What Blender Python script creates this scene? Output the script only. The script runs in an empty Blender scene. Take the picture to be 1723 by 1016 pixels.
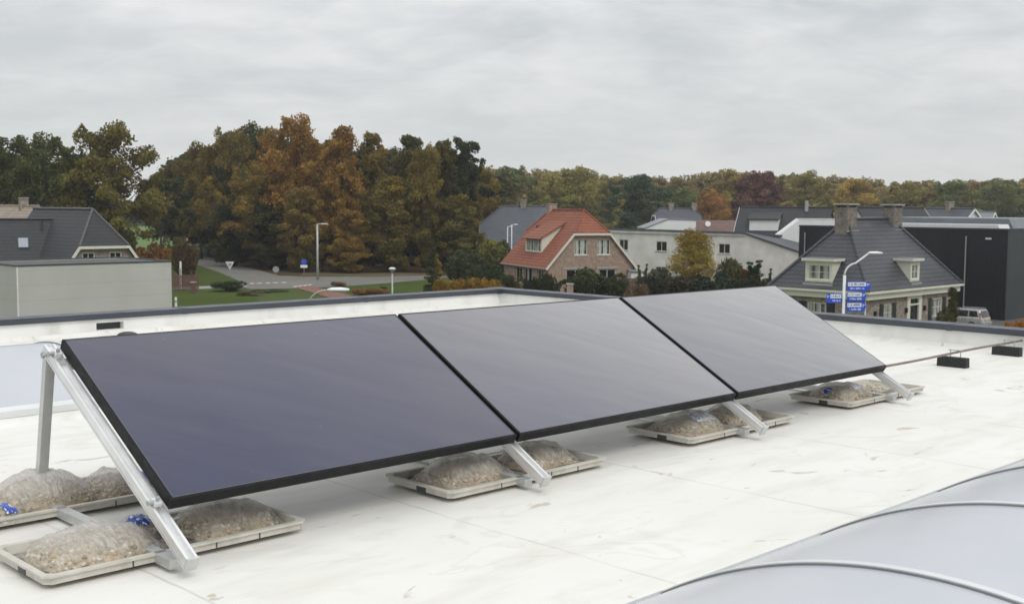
import bpy, bmesh, math, random
import numpy as np
from mathutils import Vector, Matrix, noise
from mathutils.geometry import tessellate_polygon

# ------------------------------------------------------------------ scene, camera, light
S = bpy.context.scene
COL = S.collection
F, PITCH, ROLL, TH, SC = 1940.0, .0816, -.0065, .7943, 2.15     # lens (px of the 1723 px photo), tilt, town grid angle
HC = 9.5                                                        # eye height above the street
RZ = HC - .7325 * SC                                            # roof deck height
cp, sp, cr, sr = math.cos(PITCH), math.sin(PITCH), math.cos(ROLL), math.sin(ROLL)

cam = bpy.data.cameras.new("camera")
cam.sensor_width = 36.0
cam.lens = F / 1723 * 36.0
cam.clip_start = .05
cam.clip_end = 5000
cam.dof.use_dof = True
cam.dof.focus_distance = 7.0
cam.dof.aperture_fstop = 7.0
camo = bpy.data.objects.new("camera", cam)
COL.objects.link(camo)
rt = Vector((cr, -sr * sp, -sr * cp)); up = Vector((sr, cr * sp, cr * cp)); fw = Vector((0, cp, -sp))
M = Matrix((( rt.x, up.x, -fw.x, 0), (rt.y, up.y, -fw.y, 0), (rt.z, up.z, -fw.z, HC), (0, 0, 0, 1)))
camo.matrix_world = M
S.camera = camo

SUN_AZ, SUN_EL = math.radians(150), math.radians(48)            # clockwise from +Y
w = bpy.data.worlds.new("World"); S.world = w; w.use_nodes = True
nt = w.node_tree; nt.nodes.clear()
def WN(t, **k):
    n = nt.nodes.new(t)
    for a, b in k.items(): setattr(n, a, b)
    return n
sky = WN('ShaderNodeTexSky', sky_type='NISHITA'); sky.sun_disc = False
sky.sun_elevation = SUN_EL; sky.sun_rotation = SUN_AZ
tc = WN('ShaderNodeTexCoord'); sep = WN('ShaderNodeSeparateXYZ')
nt.links.new(tc.outputs['Generated'], sep.inputs[0])
def wm(op, a, b=None, clamp=False):
    n = WN('ShaderNodeMath', operation=op); n.use_clamp = clamp
    for i, v in enumerate((a, b)):
        if v is None: continue
        if isinstance(v, (int, float)): n.inputs[i].default_value = v
        else: nt.links.new(v, n.inputs[i])
    return n.outputs[0]
zc = wm('MAXIMUM', sep.outputs[2], 0.0)
den = wm('ADD', zc, .26)
cx, cy = wm('DIVIDE', sep.outputs[0], den), wm('DIVIDE', sep.outputs[1], den)
cmb = WN('ShaderNodeCombineXYZ'); nt.links.new(wm('MULTIPLY', cx, .8), cmb.inputs[0]); nt.links.new(cy, cmb.inputs[1])
def wnoise(scale, det, rough, dist=0.0):
    n = WN('ShaderNodeTexNoise'); n.inputs['Scale'].default_value = scale; n.inputs['Detail'].default_value = det
    n.inputs['Roughness'].default_value = rough; n.inputs['Distortion'].default_value = dist
    nt.links.new(cmb.outputs[0], n.inputs['Vector']); return n.outputs[0]
cl = wm('ADD', wm('MULTIPLY', wnoise(1.7, 6, .58, .5), .60), wm('MULTIPLY', wnoise(6.0, 6, .6, .4), .40))
mr = WN('ShaderNodeMapRange'); nt.links.new(cl, mr.inputs[0])
for i, v in enumerate((.39, .64, 0.0, 1.0)): mr.inputs[i + 1].default_value = v
cloud = WN('ShaderNodeMix', data_type='RGBA'); nt.links.new(mr.outputs[0], cloud.inputs[0])
cloud.inputs[6].default_value = (.62, .652, .675, 1); cloud.inputs[7].default_value = (.91, .915, .905, 1)
zen = wm('ADD', 1.0, wm('MULTIPLY', wm('MULTIPLY', zc, zc), .75))          # an overcast sky is brightest overhead
hor = WN('ShaderNodeMix', data_type='RGBA')
hf = WN('ShaderNodeMapRange'); nt.links.new(zc, hf.inputs[0])
for i, v in enumerate((0.0, .17, .8, 0.0)): hf.inputs[i + 1].default_value = v
nt.links.new(hf.outputs[0], hor.inputs[0]); nt.links.new(cloud.outputs[2], hor.inputs[6]); hor.inputs[7].default_value = (.765, .775, .76, 1)
bg1 = WN('ShaderNodeBackground'); bg1.inputs[1].default_value = .06; nt.links.new(sky.outputs[0], bg1.inputs[0])
bg2 = WN('ShaderNodeBackground'); nt.links.new(hor.outputs[2], bg2.inputs[0]); nt.links.new(zen, bg2.inputs[1])
mx = WN('ShaderNodeMixShader'); mx.inputs[0].default_value = .93
out = WN('ShaderNodeOutputWorld')
nt.links.new(bg1.outputs[0], mx.inputs[1]); nt.links.new(bg2.outputs[0], mx.inputs[2]); nt.links.new(mx.outputs[0], out.inputs[0])

sl = bpy.data.lights.new("sun", 'SUN'); sl.energy = 1.15; sl.angle = math.radians(25); sl.color = (1, .97, .92)
so = bpy.data.objects.new("sun", sl); COL.objects.link(so)
sd = Vector((math.sin(SUN_AZ) * math.cos(SUN_EL), math.cos(SUN_AZ) * math.cos(SUN_EL), math.sin(SUN_EL)))
so.rotation_euler = sd.to_track_quat('Z', 'Y').to_euler()
S.view_settings.view_transform = 'Standard'; S.view_settings.look = 'None'
S.view_settings.exposure = 0; S.view_settings.gamma = 1
S.cycles.max_bounces = 8; S.cycles.transparent_max_bounces = 24

# ------------------------------------------------------------------ photo pixel -> point in the place
def ray(px, py):
    xx, uu = (px - 861.5) / F, (508 - py) / F
    x, u = xx * cr + uu * sr, -xx * sr + uu * cr
    return Vector((x, cp + sp * u, -sp + cp * u))
EYE = Vector((0, 0, HC))
def onz(px, py, z=0.0):
    r = ray(px, py); return EYE + r * ((z - HC) / r.z)
def at(px, py, Y):
    r = ray(px, py); return EYE + r * (Y / r.y)
def gx(px, D):                                                  # ground point at distance D under photo column px
    r = ray(px, 400); return Vector((r.x / r.y * D, D, 0))
def hit(A, th, px):
    r = ray(px, 380); k = r.x / r.y; d = (math.sin(th), math.cos(th))
    return (A[0] - k * A[1]) / (k * d[1] - d[0])
def zat(py, D, px=861): return at(px, py, D).z
U = Vector((math.sin(TH), math.cos(TH), 0)); V = Vector((-math.cos(TH), math.sin(TH), 0))
ROT = math.pi / 2 - TH
def R(a, b, h=0.0): return U * a + V * b + Vector((0, 0, RZ + h))
rnd = random.Random(7)

# ------------------------------------------------------------------ materials
MATS = {}
class NT:
    def __init__(s, name):
        s.m = bpy.data.materials.new(name); s.m.use_nodes = True; s.t = s.m.node_tree; s.t.nodes.clear()
        s.out = s.n('ShaderNodeOutputMaterial')
        s.tc = s.n('ShaderNodeTexCoord')
    def n(s, t, **k):
        x = s.t.nodes.new(t)
        for a, b in k.items(): setattr(x, a, b)
        return x
    def L(s, a, b): s.t.links.new(a, b)
    def set(s, sock, v):
        if isinstance(v, bpy.types.NodeSocket): s.L(v, sock)
        elif isinstance(v, (tuple, list)): sock.default_value = (*v, 1) if len(v) == 3 and len(sock.default_value) == 4 else v
        else: sock.default_value = v
    def math(s, op, a, b=0.0, c=None, clamp=False):
        x = s.n('ShaderNodeMath', operation=op); x.use_clamp = clamp
        s.set(x.inputs[0], a); s.set(x.inputs[1], b)
        if c is not None: s.set(x.inputs[2], c)
        return x.outputs[0]
    def noise(s, scale, det=4, rough=.55, vec=None, dist=0.0):
        x = s.n('ShaderNodeTexNoise'); s.set(x.inputs['Scale'], scale); s.set(x.inputs['Detail'], det)
        s.set(x.inputs['Roughness'], rough); s.set(x.inputs['Distortion'], dist)
        s.L(vec if vec else s.tc.outputs['Object'], x.inputs['Vector']); return x.outputs[0]
    def ramp(s, v, lo, hi, a=0.0, b=1.0):
        x = s.n('ShaderNodeMapRange'); s.L(v, x.inputs[0])
        for i, q in enumerate((lo, hi, a, b)): s.set(x.inputs[i + 1], q)
        return x.outputs[0]
    def mix(s, f, a, b, mode='MIX'):
        x = s.n('ShaderNodeMix', data_type='RGBA', blend_type=mode)
        s.set(x.inputs[0], f); s.set(x.inputs[6], a); s.set(x.inputs[7], b); return x.outputs[2]
    def xyz(s, vec=None):
        x = s.n('ShaderNodeSeparateXYZ'); s.L(vec if vec else s.tc.outputs['Object'], x.inputs[0]); return x.outputs
    def comb(s, x, y, z=0.0):
        c = s.n('ShaderNodeCombineXYZ')
        for i, q in enumerate((x, y, z)): s.set(c.inputs[i], q)
        return c.outputs[0]
    def scale(s, sx, sy, sz, vec=None):
        m = s.n('ShaderNodeMapping'); s.L(vec if vec else s.tc.outputs['Object'], m.inputs[0])
        m.inputs['Scale'].default_value = (sx, sy, sz); return m.outputs[0]
    def bump(s, h, strength=.3, dist=.02):
        b = s.n('ShaderNodeBump'); s.set(b.inputs['Strength'], strength); s.set(b.inputs['Distance'], dist)
        s.L(h, b.inputs['Height']); return b.outputs[0]
    def bsdf(s, col, rough=.7, metal=0.0, spec=.5, normal=None, coat=0.0):
        p = s.n('ShaderNodeBsdfPrincipled'); s.set(p.inputs['Base Color'], col); s.set(p.inputs['Roughness'], rough)
        s.set(p.inputs['Metallic'], metal); s.set(p.inputs['Specular IOR Level'], spec)
        if coat: s.set(p.inputs['Coat Weight'], coat); s.set(p.inputs['Coat Roughness'], .05)
        if normal is not None: s.L(normal, p.inputs['Normal'])
        return p
    def done(s, sh): s.L(sh.outputs[0] if hasattr(sh, 'outputs') else sh, s.out.inputs[0]); return s.m

def plain(name, col, rough=.7, metal=0.0, var=.16, sc=3.0, spec=.5, bump=0.0, coat=0.0):
    if name in MATS: return MATS[name]
    t = NT(name); d = tuple(c * (1 - var) for c in col); l = tuple(min(1, c * (1 + var)) for c in col)
    f = t.ramp(t.noise(sc, 6, .6), .3, .7)
    c = t.mix(f, d, l)
    r = t.ramp(t.noise(sc * 2.3, 3), .3, .7, max(.02, rough - .08), min(1, rough + .08))
    nrm = t.bump(t.noise(sc * 9, 5, .65), bump, .01) if bump else None
    MATS[name] = t.done(t.bsdf(c, r, metal, spec, nrm, coat)); return MATS[name]

def wallvec(t, sx=1.0, sz=1.0):
    o = t.xyz(); return t.comb(t.math('MULTIPLY', t.math('ADD', o[0], o[1]), sx), t.math('MULTIPLY', o[2], sz))
def brick(name, c1, c2, mortar, bw=.22, bh=.065):
    t = NT(name); v = wallvec(t)
    b = t.n('ShaderNodeTexBrick'); t.L(v, b.inputs['Vector'])
    t.set(b.inputs['Color1'], c1); t.set(b.inputs['Color2'], c2); t.set(b.inputs['Mortar'], mortar)
    t.set(b.inputs['Scale'], 1.0); t.set(b.inputs['Mortar Size'], .006); t.set(b.inputs['Brick Width'], bw); t.set(b.inputs['Row Height'], bh)
    big = t.ramp(t.noise(2.2, 6, .65), .3, .7, .72, 1.3)
    vn = t.ramp(t.noise(1.0, 2, .5, t.scale(7, 7, 16)), .35, .65, .62, 1.35)
    c = t.mix(1.0, b.outputs[0], t.comb(big, big, big), 'MULTIPLY')
    c = t.mix(1.0, c, t.comb(vn, vn, vn), 'MULTIPLY')
    MATS[name] = t.done(t.bsdf(c, .85, 0, .3, t.bump(b.outputs[1], -.4, .01))); return MATS[name]
def tiles(name, c, pitch=.31, colw=.3, rough=.45, spec=.5, var=.25, line=.5):
    t = NT(name); o = t.xyz()
    z = t.math('MULTIPLY', o[2], 1 / pitch); fz = t.math('FRACT', z); s = t.math('ADD', o[0], o[1])
    sw = t.math('SINE', t.math('MULTIPLY', s, 2 * math.pi / colw))
    h = t.math('ADD', t.math('MULTIPLY', fz, -1.0), t.math('MULTIPLY', sw, .22))
    lip = t.ramp(fz, 0.0, .42, line, 1.08)                        # the open joint under each course
    rowid = t.math('FLOOR', z)
    n1 = t.noise(1.0, 3, .6, t.comb(t.math('MULTIPLY', s, 1.1), t.math('MULTIPLY', rowid, 3.7)))
    n2 = t.noise(.5, 5, .6)
    f = t.math('ADD', t.math('MULTIPLY', n1, .6), t.math('MULTIPLY', n2, .5))
    col = t.mix(t.ramp(f, .35, .75), tuple(q * (1 - var) for q in c), tuple(q * (1 + var) for q in c))
    col = t.mix(1.0, col, t.comb(lip, lip, lip), 'MULTIPLY')
    MATS[name] = t.done(t.bsdf(col, rough, 0, spec, t.bump(h, .8, .05))); return MATS[name]
def glassmat(name, base, curtain=None):
    t = NT(name); c = base
    if curtain:
        wv = t.math('SINE', t.math('MULTIPLY', t.math('ADD', t.xyz()[0], t.xyz()[1]), 9.0))
        m = t.ramp(t.math('ADD', wv, t.math('MULTIPLY', t.noise(2.0, 2), 3.0)), .6, 2.2)
        c = t.mix(m, base, curtain)
    MATS[name] = t.done(t.bsdf(c, .06, 0, .7, t.bump(t.noise(1.2, 2), .03, .05))); return MATS[name]

plain('cream_paint', (.66, .65, .55), .5, var=.05, sc=2); plain('white_paint', (.76, .77, .75), .5, var=.05, sc=2)
plain('dark_paint', (.018, .02, .024), .4, var=.2); plain('white_wall', (.74, .75, .74), .8, var=.05, sc=.7)
plain('grey_metal', (.42, .43, .43), .45, .6, var=.12); plain('post_metal', (.42, .42, .41), .5, .35, var=.12, sc=2)
plain('white_metal', (.7, .71, .71), .4, .1, var=.06)
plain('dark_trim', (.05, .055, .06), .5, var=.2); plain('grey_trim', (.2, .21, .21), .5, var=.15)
plain('chimney_cap', (.36, .35, .32), .8, var=.15); plain('concrete', (.36, .35, .32), .9, var=.2, bump=.2)
plain('bark', (.055, .043, .032), .95, var=.4, sc=2.5, bump=.6); plain('wood', (.12, .085, .055), .9, var=.3)
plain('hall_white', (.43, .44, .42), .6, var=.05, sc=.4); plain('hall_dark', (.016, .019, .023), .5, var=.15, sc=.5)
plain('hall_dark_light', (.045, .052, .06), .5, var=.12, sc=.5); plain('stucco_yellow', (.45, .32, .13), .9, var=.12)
plain('rust_orange', (.34, .13, .07), .8, var=.2); plain('slate', (.075, .08, .09), .5, var=.25, sc=1.5)
plain('metal_roof', (.2, .215, .235), .4, .3, var=.12, sc=.6); plain('black_rubber', (.018, .019, .02), .7, var=.25, sc=20, bump=.2)
plain('alu', (.82, .82, .82), .36, .7, var=.06, sc=9); plain('alu_dull', (.58, .59, .58), .45, .6, var=.1, sc=9)
plain('panel_black', (.007, .007, .008), .5, var=.3, sc=8, spec=.25); plain('glass_edge', (.10, .10, .115), .5, var=.1); plain('galv', (.45, .46, .47), .4, .8, var=.15, sc=14)
plain('car_paint', (.42, .425, .425), .3, .5, var=.04, coat=.6); plain('tyre', (.02, .02, .02), .8)
plain('red_lens', (.32, .02, .015), .2, coat=.5); plain('plate_yellow', (.65, .45, .04), .5); plain('sign_blue', (.03, .1, .62), .4, var=.06)
plain('sign_white', (.8, .81, .8), .4, var=.04); plain('sign_red', (.6, .03, .03), .4); plain('conduit', (.23, .185, .165), .6, .3, var=.3, sc=14)
plain('garden_soil', (.06, .045, .03), .95, var=.35, sc=.8); plain('brick_red_low', (.135, .075, .058), .85, var=.3, sc=5)
glassmat('glass_dark', (.012, .014, .016)); glassmat('glass_brown', (.035, .026, .022)); glassmat('glass_curtain', (.05, .06, .055), (.5, .54, .5))
glassmat('glass_sky', (.3, .33, .37)); glassmat('glass_white', (.10, .10, .095), (.42, .42, .40))
brick('brick_pink', (.29, .19, .135), (.37, .27, .205), (.38, .34, .30)); brick('brick_chimney', (.185, .16, .135), (.215, .185, .16), (.2, .18, .16)); brick('brick_taupe', (.255, .21, .17), (.285, .24, .2), (.28, .255, .23))
tiles('tile_red', (.24, .072, .036), rough=.7, line=.5); tiles('tile_black', (.046, .049, .058), rough=.42, line=.3)
tiles('tile_slate', (.07, .078, .095), rough=.5, line=.7); tiles('tile_beige', (.3, .24, .19), rough=.7, line=.75)
tiles('tile_brown', (.14, .085, .07), rough=.7, line=.75); tiles('tile_black_far', (.024, .026, .03), rough=.6, line=.4)

def mat_clad():                                                 # smooth sandwich panels with horizontal joints
    t = NT('cladding_grey'); o = t.xyz(); fz = t.math('FRACT', t.math('MULTIPLY', o[2], 1 / 1.02))
    j = t.ramp(fz, 0.0, .035, .72, 1.0)
    n = t.ramp(t.noise(.35, 4), .3, .7, .93, 1.06)
    k = t.math('MULTIPLY', j, n)
    return t.done(t.bsdf(t.mix(1.0, (.50, .50, .465), t.comb(k, k, k), 'MULTIPLY'), .45, 0, .4))
MATS['cladding_grey'] = mat_clad()
def mat_clad_dark(name, c):
    t = NT(name); o = t.xyz(); s = t.math('ADD', o[0], o[1])
    sw = t.math('SINE', t.math('MULTIPLY', s, 2 * math.pi / .3))
    return t.done(t.bsdf(t.mix(t.ramp(t.noise(.5, 4), .3, .7), tuple(q * .85 for q in c), tuple(q * 1.15 for q in c)), .45, .1, .4, t.bump(sw, .35, .03)))
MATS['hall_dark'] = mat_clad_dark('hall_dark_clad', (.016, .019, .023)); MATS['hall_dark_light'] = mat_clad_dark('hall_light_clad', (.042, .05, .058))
MATS['hall_white'] = mat_clad_dark('hall_white_clad', (.80, .785, .745))

def mat_roof():
    t = NT('roof_membrane'); o = t.xyz()
    n0 = t.noise(.55, 6, .6); n1 = t.noise(2.2, 6, .65, dist=.6)
    st = t.noise(1.0, 6, .62, t.scale(.9, 3.6, 1))
    base = t.mix(t.ramp(n0, .3, .7), (.735, .722, .68), (.82, .806, .772))
    base = t.mix(t.ramp(st, .50, .70, 0, .45), base, (.60, .58, .51))
    base = t.mix(t.ramp(n1, .55, .74, 0, .42), base, (.55, .545, .50))
    blot = t.noise(2.4, 5, .6, t.scale(1, 1.9, 1), dist=.9)
    base = t.mix(t.ramp(blot, .645, .69, 0, .6), base, (.42, .34, .23))
    ring = t.noise(.9, 3, .5, t.scale(1, 1.4, 1), dist=1.2)
    rr = t.math('SUBTRACT', 1.0, t.math('MULTIPLY', t.math('ABSOLUTE', t.math('SUBTRACT', ring, .62)), 60.0), clamp=True)
    base = t.mix(t.math('MULTIPLY', rr, .2), base, (.48, .45, .38))
    wob = t.math('MULTIPLY', t.noise(1.3, 3), .05)
    def seam(v, per, wd):
        f = t.math('FRACT', t.math('ADD', t.math('MULTIPLY', v, 1 / per), wob))
        return t.ramp(t.math('ABSOLUTE', t.math('SUBTRACT', f, .5)), 0.0, wd / per, 1.0, 0.0)
    s1 = seam(o[0], 1.55, .012); s2 = seam(o[1], 5.1, .010)
    sm = t.math('MULTIPLY', t.math('MAXIMUM', s1, s2), t.ramp(t.noise(1.7, 3), .35, .6, .15, .8))
    base = t.mix(t.math('MULTIPLY', sm, .8), base, (.42, .41, .37))
    speck = t.noise(26, 2, .5); base = t.mix(t.ramp(speck, .74, .78, 0, .7), base, (.30, .25, .18))
    h = t.math('ADD', t.math('MULTIPLY', t.noise(1.1, 3), .8), t.math('ADD', t.math('MULTIPLY', t.noise(30, 3), .05), t.math('MULTIPLY', sm, .12)))
    return t.done(t.bsdf(base, .55, 0, .35, t.bump(h, .25, .03)))
MATS['roof_membrane'] = mat_roof()
def mat_parapet():
    t = NT('parapet_membrane'); st = t.noise(1.0, 5, .6, t.scale(2.2, 2.2, .5)); n = t.noise(.8, 4)
    b = t.mix(t.ramp(n, .3, .7), (.76, .76, .73), (.83, .83, .81)); b = t.mix(t.ramp(st, .5, .72, 0, .5), b, (.5, .48, .43))
    return t.done(t.bsdf(b, .6, 0, .3))
MATS['parapet_membrane'] = mat_parapet()
def mat_glass_panel():
    # prismatic cover glass: dark absorber below, sky sheen that climbs steeply towards grazing view
    t = NT('collector_glass')
    o_ = t.xyz(); yy = t.math('MULTIPLY', o_[1], 1.144)
    al = t.math('SUBTRACT', t.math('MULTIPLY', o_[0], .83), t.math('MULTIPLY', yy, .56)); ac = t.math('ADD', t.math('MULTIPLY', o_[0], .56), t.math('MULTIPLY', yy, .83))
    n = t.noise(1.0, 5, .62, t.comb(t.math('MULTIPLY', al, 1.3), t.math('MULTIPLY', ac, 9.0)), dist=.5); f = t.noise(.8, 3)
    c = t.mix(t.ramp(n, .3, .7), (.021, .027, .076), (.034, .038, .088))
    c = t.mix(t.ramp(f, .35, .7, 0, .4), c, (.062, .054, .08))
    dust = t.ramp(t.noise(60, 2), .74, .8, 0, .25); c = t.mix(dust, c, (.5, .5, .48))
    nr = t.bump(t.noise(2.5, 2), .02, .02)
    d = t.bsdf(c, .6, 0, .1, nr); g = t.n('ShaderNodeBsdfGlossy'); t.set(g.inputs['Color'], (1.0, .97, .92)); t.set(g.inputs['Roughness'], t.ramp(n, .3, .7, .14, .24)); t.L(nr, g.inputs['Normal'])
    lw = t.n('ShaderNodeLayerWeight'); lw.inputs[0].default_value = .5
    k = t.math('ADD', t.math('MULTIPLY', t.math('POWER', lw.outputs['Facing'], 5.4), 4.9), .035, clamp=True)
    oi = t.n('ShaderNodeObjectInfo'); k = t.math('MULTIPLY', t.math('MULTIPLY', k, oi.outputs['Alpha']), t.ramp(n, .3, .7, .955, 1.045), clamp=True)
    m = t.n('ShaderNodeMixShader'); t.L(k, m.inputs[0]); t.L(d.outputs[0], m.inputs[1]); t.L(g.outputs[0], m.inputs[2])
    return t.done(m)
MATS['collector_glass'] = mat_glass_panel()
def mat_dome():
    t = NT('rooflight_sheet'); n = t.noise(1.2, 4); o = t.xyz()
    rib = t.math('SINE', t.math('MULTIPLY', o[0], 2 * math.pi / .016))
    c = t.mix(t.ramp(n, .3, .7), (.50, .515, .565), (.56, .575, .61))
    p = t.bsdf(c, .22, 0, .5, t.bump(t.math('ADD', t.math('MULTIPLY', rib, .02), t.noise(3, 3)), .06, .02))
    return t.done(p)
MATS['rooflight_sheet'] = mat_dome()
def mat_tray():
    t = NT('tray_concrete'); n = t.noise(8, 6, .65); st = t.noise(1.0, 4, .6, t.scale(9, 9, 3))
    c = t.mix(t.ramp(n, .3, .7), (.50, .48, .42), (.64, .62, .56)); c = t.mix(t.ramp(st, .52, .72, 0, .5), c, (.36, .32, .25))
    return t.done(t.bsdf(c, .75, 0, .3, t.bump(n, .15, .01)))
MATS['tray_concrete'] = mat_tray()
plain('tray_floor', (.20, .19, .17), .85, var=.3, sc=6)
def mat_gravel():
    t = NT('gravel'); a = t.n('ShaderNodeAttribute', attribute_name='tint'); r = t.n('ShaderNodeValToRGB'); t.L(a.outputs['Fac'], r.inputs[0])
    e = r.color_ramp.elements; e[0].position = 0; e[0].color = (.24, .19, .13, 1); e[1].position = 1; e[1].color = (.78, .74, .66, 1)
    for p, c in ((.25, (.44, .36, .25, 1)), (.45, (.56, .46, .32, 1)), (.62, (.46, .42, .35, 1)), (.8, (.66, .59, .47, 1))):
        q = e.new(p); q.color = c
    n = t.ramp(t.noise(60, 3), .3, .7, .8, 1.2)
    return t.done(t.bsdf(t.mix(1.0, r.outputs[0], t.comb(n, n, n), 'MULTIPLY'), .7, 0, .4))
MATS['gravel'] = mat_gravel()
def mat_film():
    t = NT('bag_film'); o = t.xyz(); n = t.noise(7, 5, .6, dist=1.2); n2 = t.noise(3.5, 3)
    zz = t.ramp(o[2], .055, .115, 0.0, .50)
    cr_ = t.noise(1.0, 5, .62, t.scale(42, 10, 16), dist=1.4)
    tr = t.n('ShaderNodeBsdfTransparent'); t.set(tr.inputs[0], (.99, .985, .975))
    nb = t.bump(t.math('ADD', n, t.math('MULTIPLY', cr_, 1.2)), .8, .03)
    p = t.bsdf((.86, .84, .80), .25, 0, .6, nb); tl = t.n('ShaderNodeBsdfTranslucent'); t.set(tl.inputs[0], (.88, .86, .82))
    pm_ = t.n('ShaderNodeMixShader'); t.set(pm_.inputs[0], .3); t.L(p.outputs[0], pm_.inputs[1]); t.L(tl.outputs[0], pm_.inputs[2])
    f = t.math('ADD', t.ramp(n, .40, .70, .10, .36), t.math('ADD', zz, t.ramp(cr_, .50, .66, 0, .30)), clamp=True)
    m = t.n('ShaderNodeMixShader'); t.L(f, m.inputs[0]); t.L(tr.outputs[0], m.inputs[1]); t.L(pm_.outputs[0], m.inputs[2])
    return t.done(m)
MATS['bag_film'] = mat_film()
def mat_print(name, ink, dens):
    t = NT(name); o = t.tc.outputs['Object']
    b = t.noise(1.0, 2, .5, t.scale(70, 40, 40)); m = t.ramp(b, .5 - dens * .2, .54 - dens * .2)
    c = t.mix(m, (.75, .77, .8), ink)
    return t.done(t.bsdf(c, .3, 0, .5, t.bump(t.noise(20, 3), .3, .01)))
MATS['print_blue'] = mat_print('print_blue', (.04, .09, .42), .45); MATS['print_plum'] = mat_print('print_plum', (.14, .07, .14), 1.2); MATS['print_band'] = mat_print('print_band', (.07, .1, .36), -.35)

def mat_leaf():
    t = NT('leaves'); oi = t.n('ShaderNodeObjectInfo'); a = t.n('ShaderNodeAttribute', attribute_name='tint')
    g = t.n('ShaderNodeNewGeometry')
    n = t.noise(.33, 3, .6, g.outputs['Position']); n2 = t.noise(.09, 2, .5, g.outputs['Position'])
    am = t.math('MULTIPLY', oi.outputs['Alpha'], t.ramp(t.math('ADD', t.math('MULTIPLY', n, .7), t.math('MULTIPLY', n2, .5)), .48, .72), clamp=True)
    warm = t.mix(t.ramp(n, .3, .7), (.165, .088, .019), (.205, .132, .028))
    c = t.mix(am, oi.outputs['Color'], warm)
    k = t.ramp(a.outputs['Fac'], 0, 1, .85, 2.9)
    c = t.mix(1.0, c, t.comb(k, t.math('MULTIPLY', k, t.ramp(n, .3, .7, .9, 1.08)), k), 'MULTIPLY')
    d = t.bsdf(c, .75, 0, .2); tr = t.n('ShaderNodeBsdfTranslucent'); t.L(c, tr.inputs[0])
    m = t.n('ShaderNodeMixShader'); t.set(m.inputs[0], .38); t.L(d.outputs[0], m.inputs[1]); t.L(tr.outputs[0], m.inputs[2])
    return t.done(m)
MATS['leaves'] = mat_leaf()
def mat_ground(name, cols, sc, bump=.5):
    t = NT(name); n = t.noise(sc, 8, .7); n2 = t.noise(sc * .09, 5, .6); n3 = t.noise(sc * 6, 3, .6)
    c = t.mix(t.ramp(n, .32, .68), cols[0], cols[1]); c = t.mix(t.ramp(n2, .42, .66, 0, .8), c, cols[2]); k = t.ramp(n3, .3, .7, .75, 1.25)
    c = t.mix(1.0, c, t.comb(k, k, k), 'MULTIPLY')
    return t.done(t.bsdf(c, .9, 0, .15, t.bump(t.math('ADD', n, n3), bump, .08)))
MATS['grass'] = mat_ground('grass', ((.045, .07, .016), (.075, .105, .025), (.08, .085, .026)), 1.3)
MATS['lawn'] = mat_ground('lawn', ((.030, .058, .005), (.054, .086, .008), (.070, .078, .014)), 1.6)
MATS['field'] = mat_ground('field', ((.10, .17, .045), (.13, .20, .06), (.13, .17, .06)), .1)
MATS['leaf_litter'] = mat_ground('leaf_litter', ((.05, .035, .018), (.10, .065, .03), (.06, .055, .025)), 1.1)
MATS['dry_verge'] = mat_ground('dry_verge', ((.10, .075, .045), (.15, .12, .08), (.09, .09, .035)), 1.4)
MATS['asphalt'] = mat_ground('asphalt', ((.15, .143, .128), (.18, .172, .155), (.20, .19, .168)), 1.5, .15)
MATS['paving'] = mat_ground('paving', ((.27, .255, .235), (.32, .305, .28), (.29, .27, .24)), 2.5, .2)
MATS['red_asphalt'] = mat_ground('red_asphalt', ((.19, .095, .072), (.235, .125, .098), (.22, .125, .1)), 1.6, .15)
MATS['road_paint'] = plain('road_paint', (.6, .6, .58), .7, var=.15, sc=4)

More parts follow.
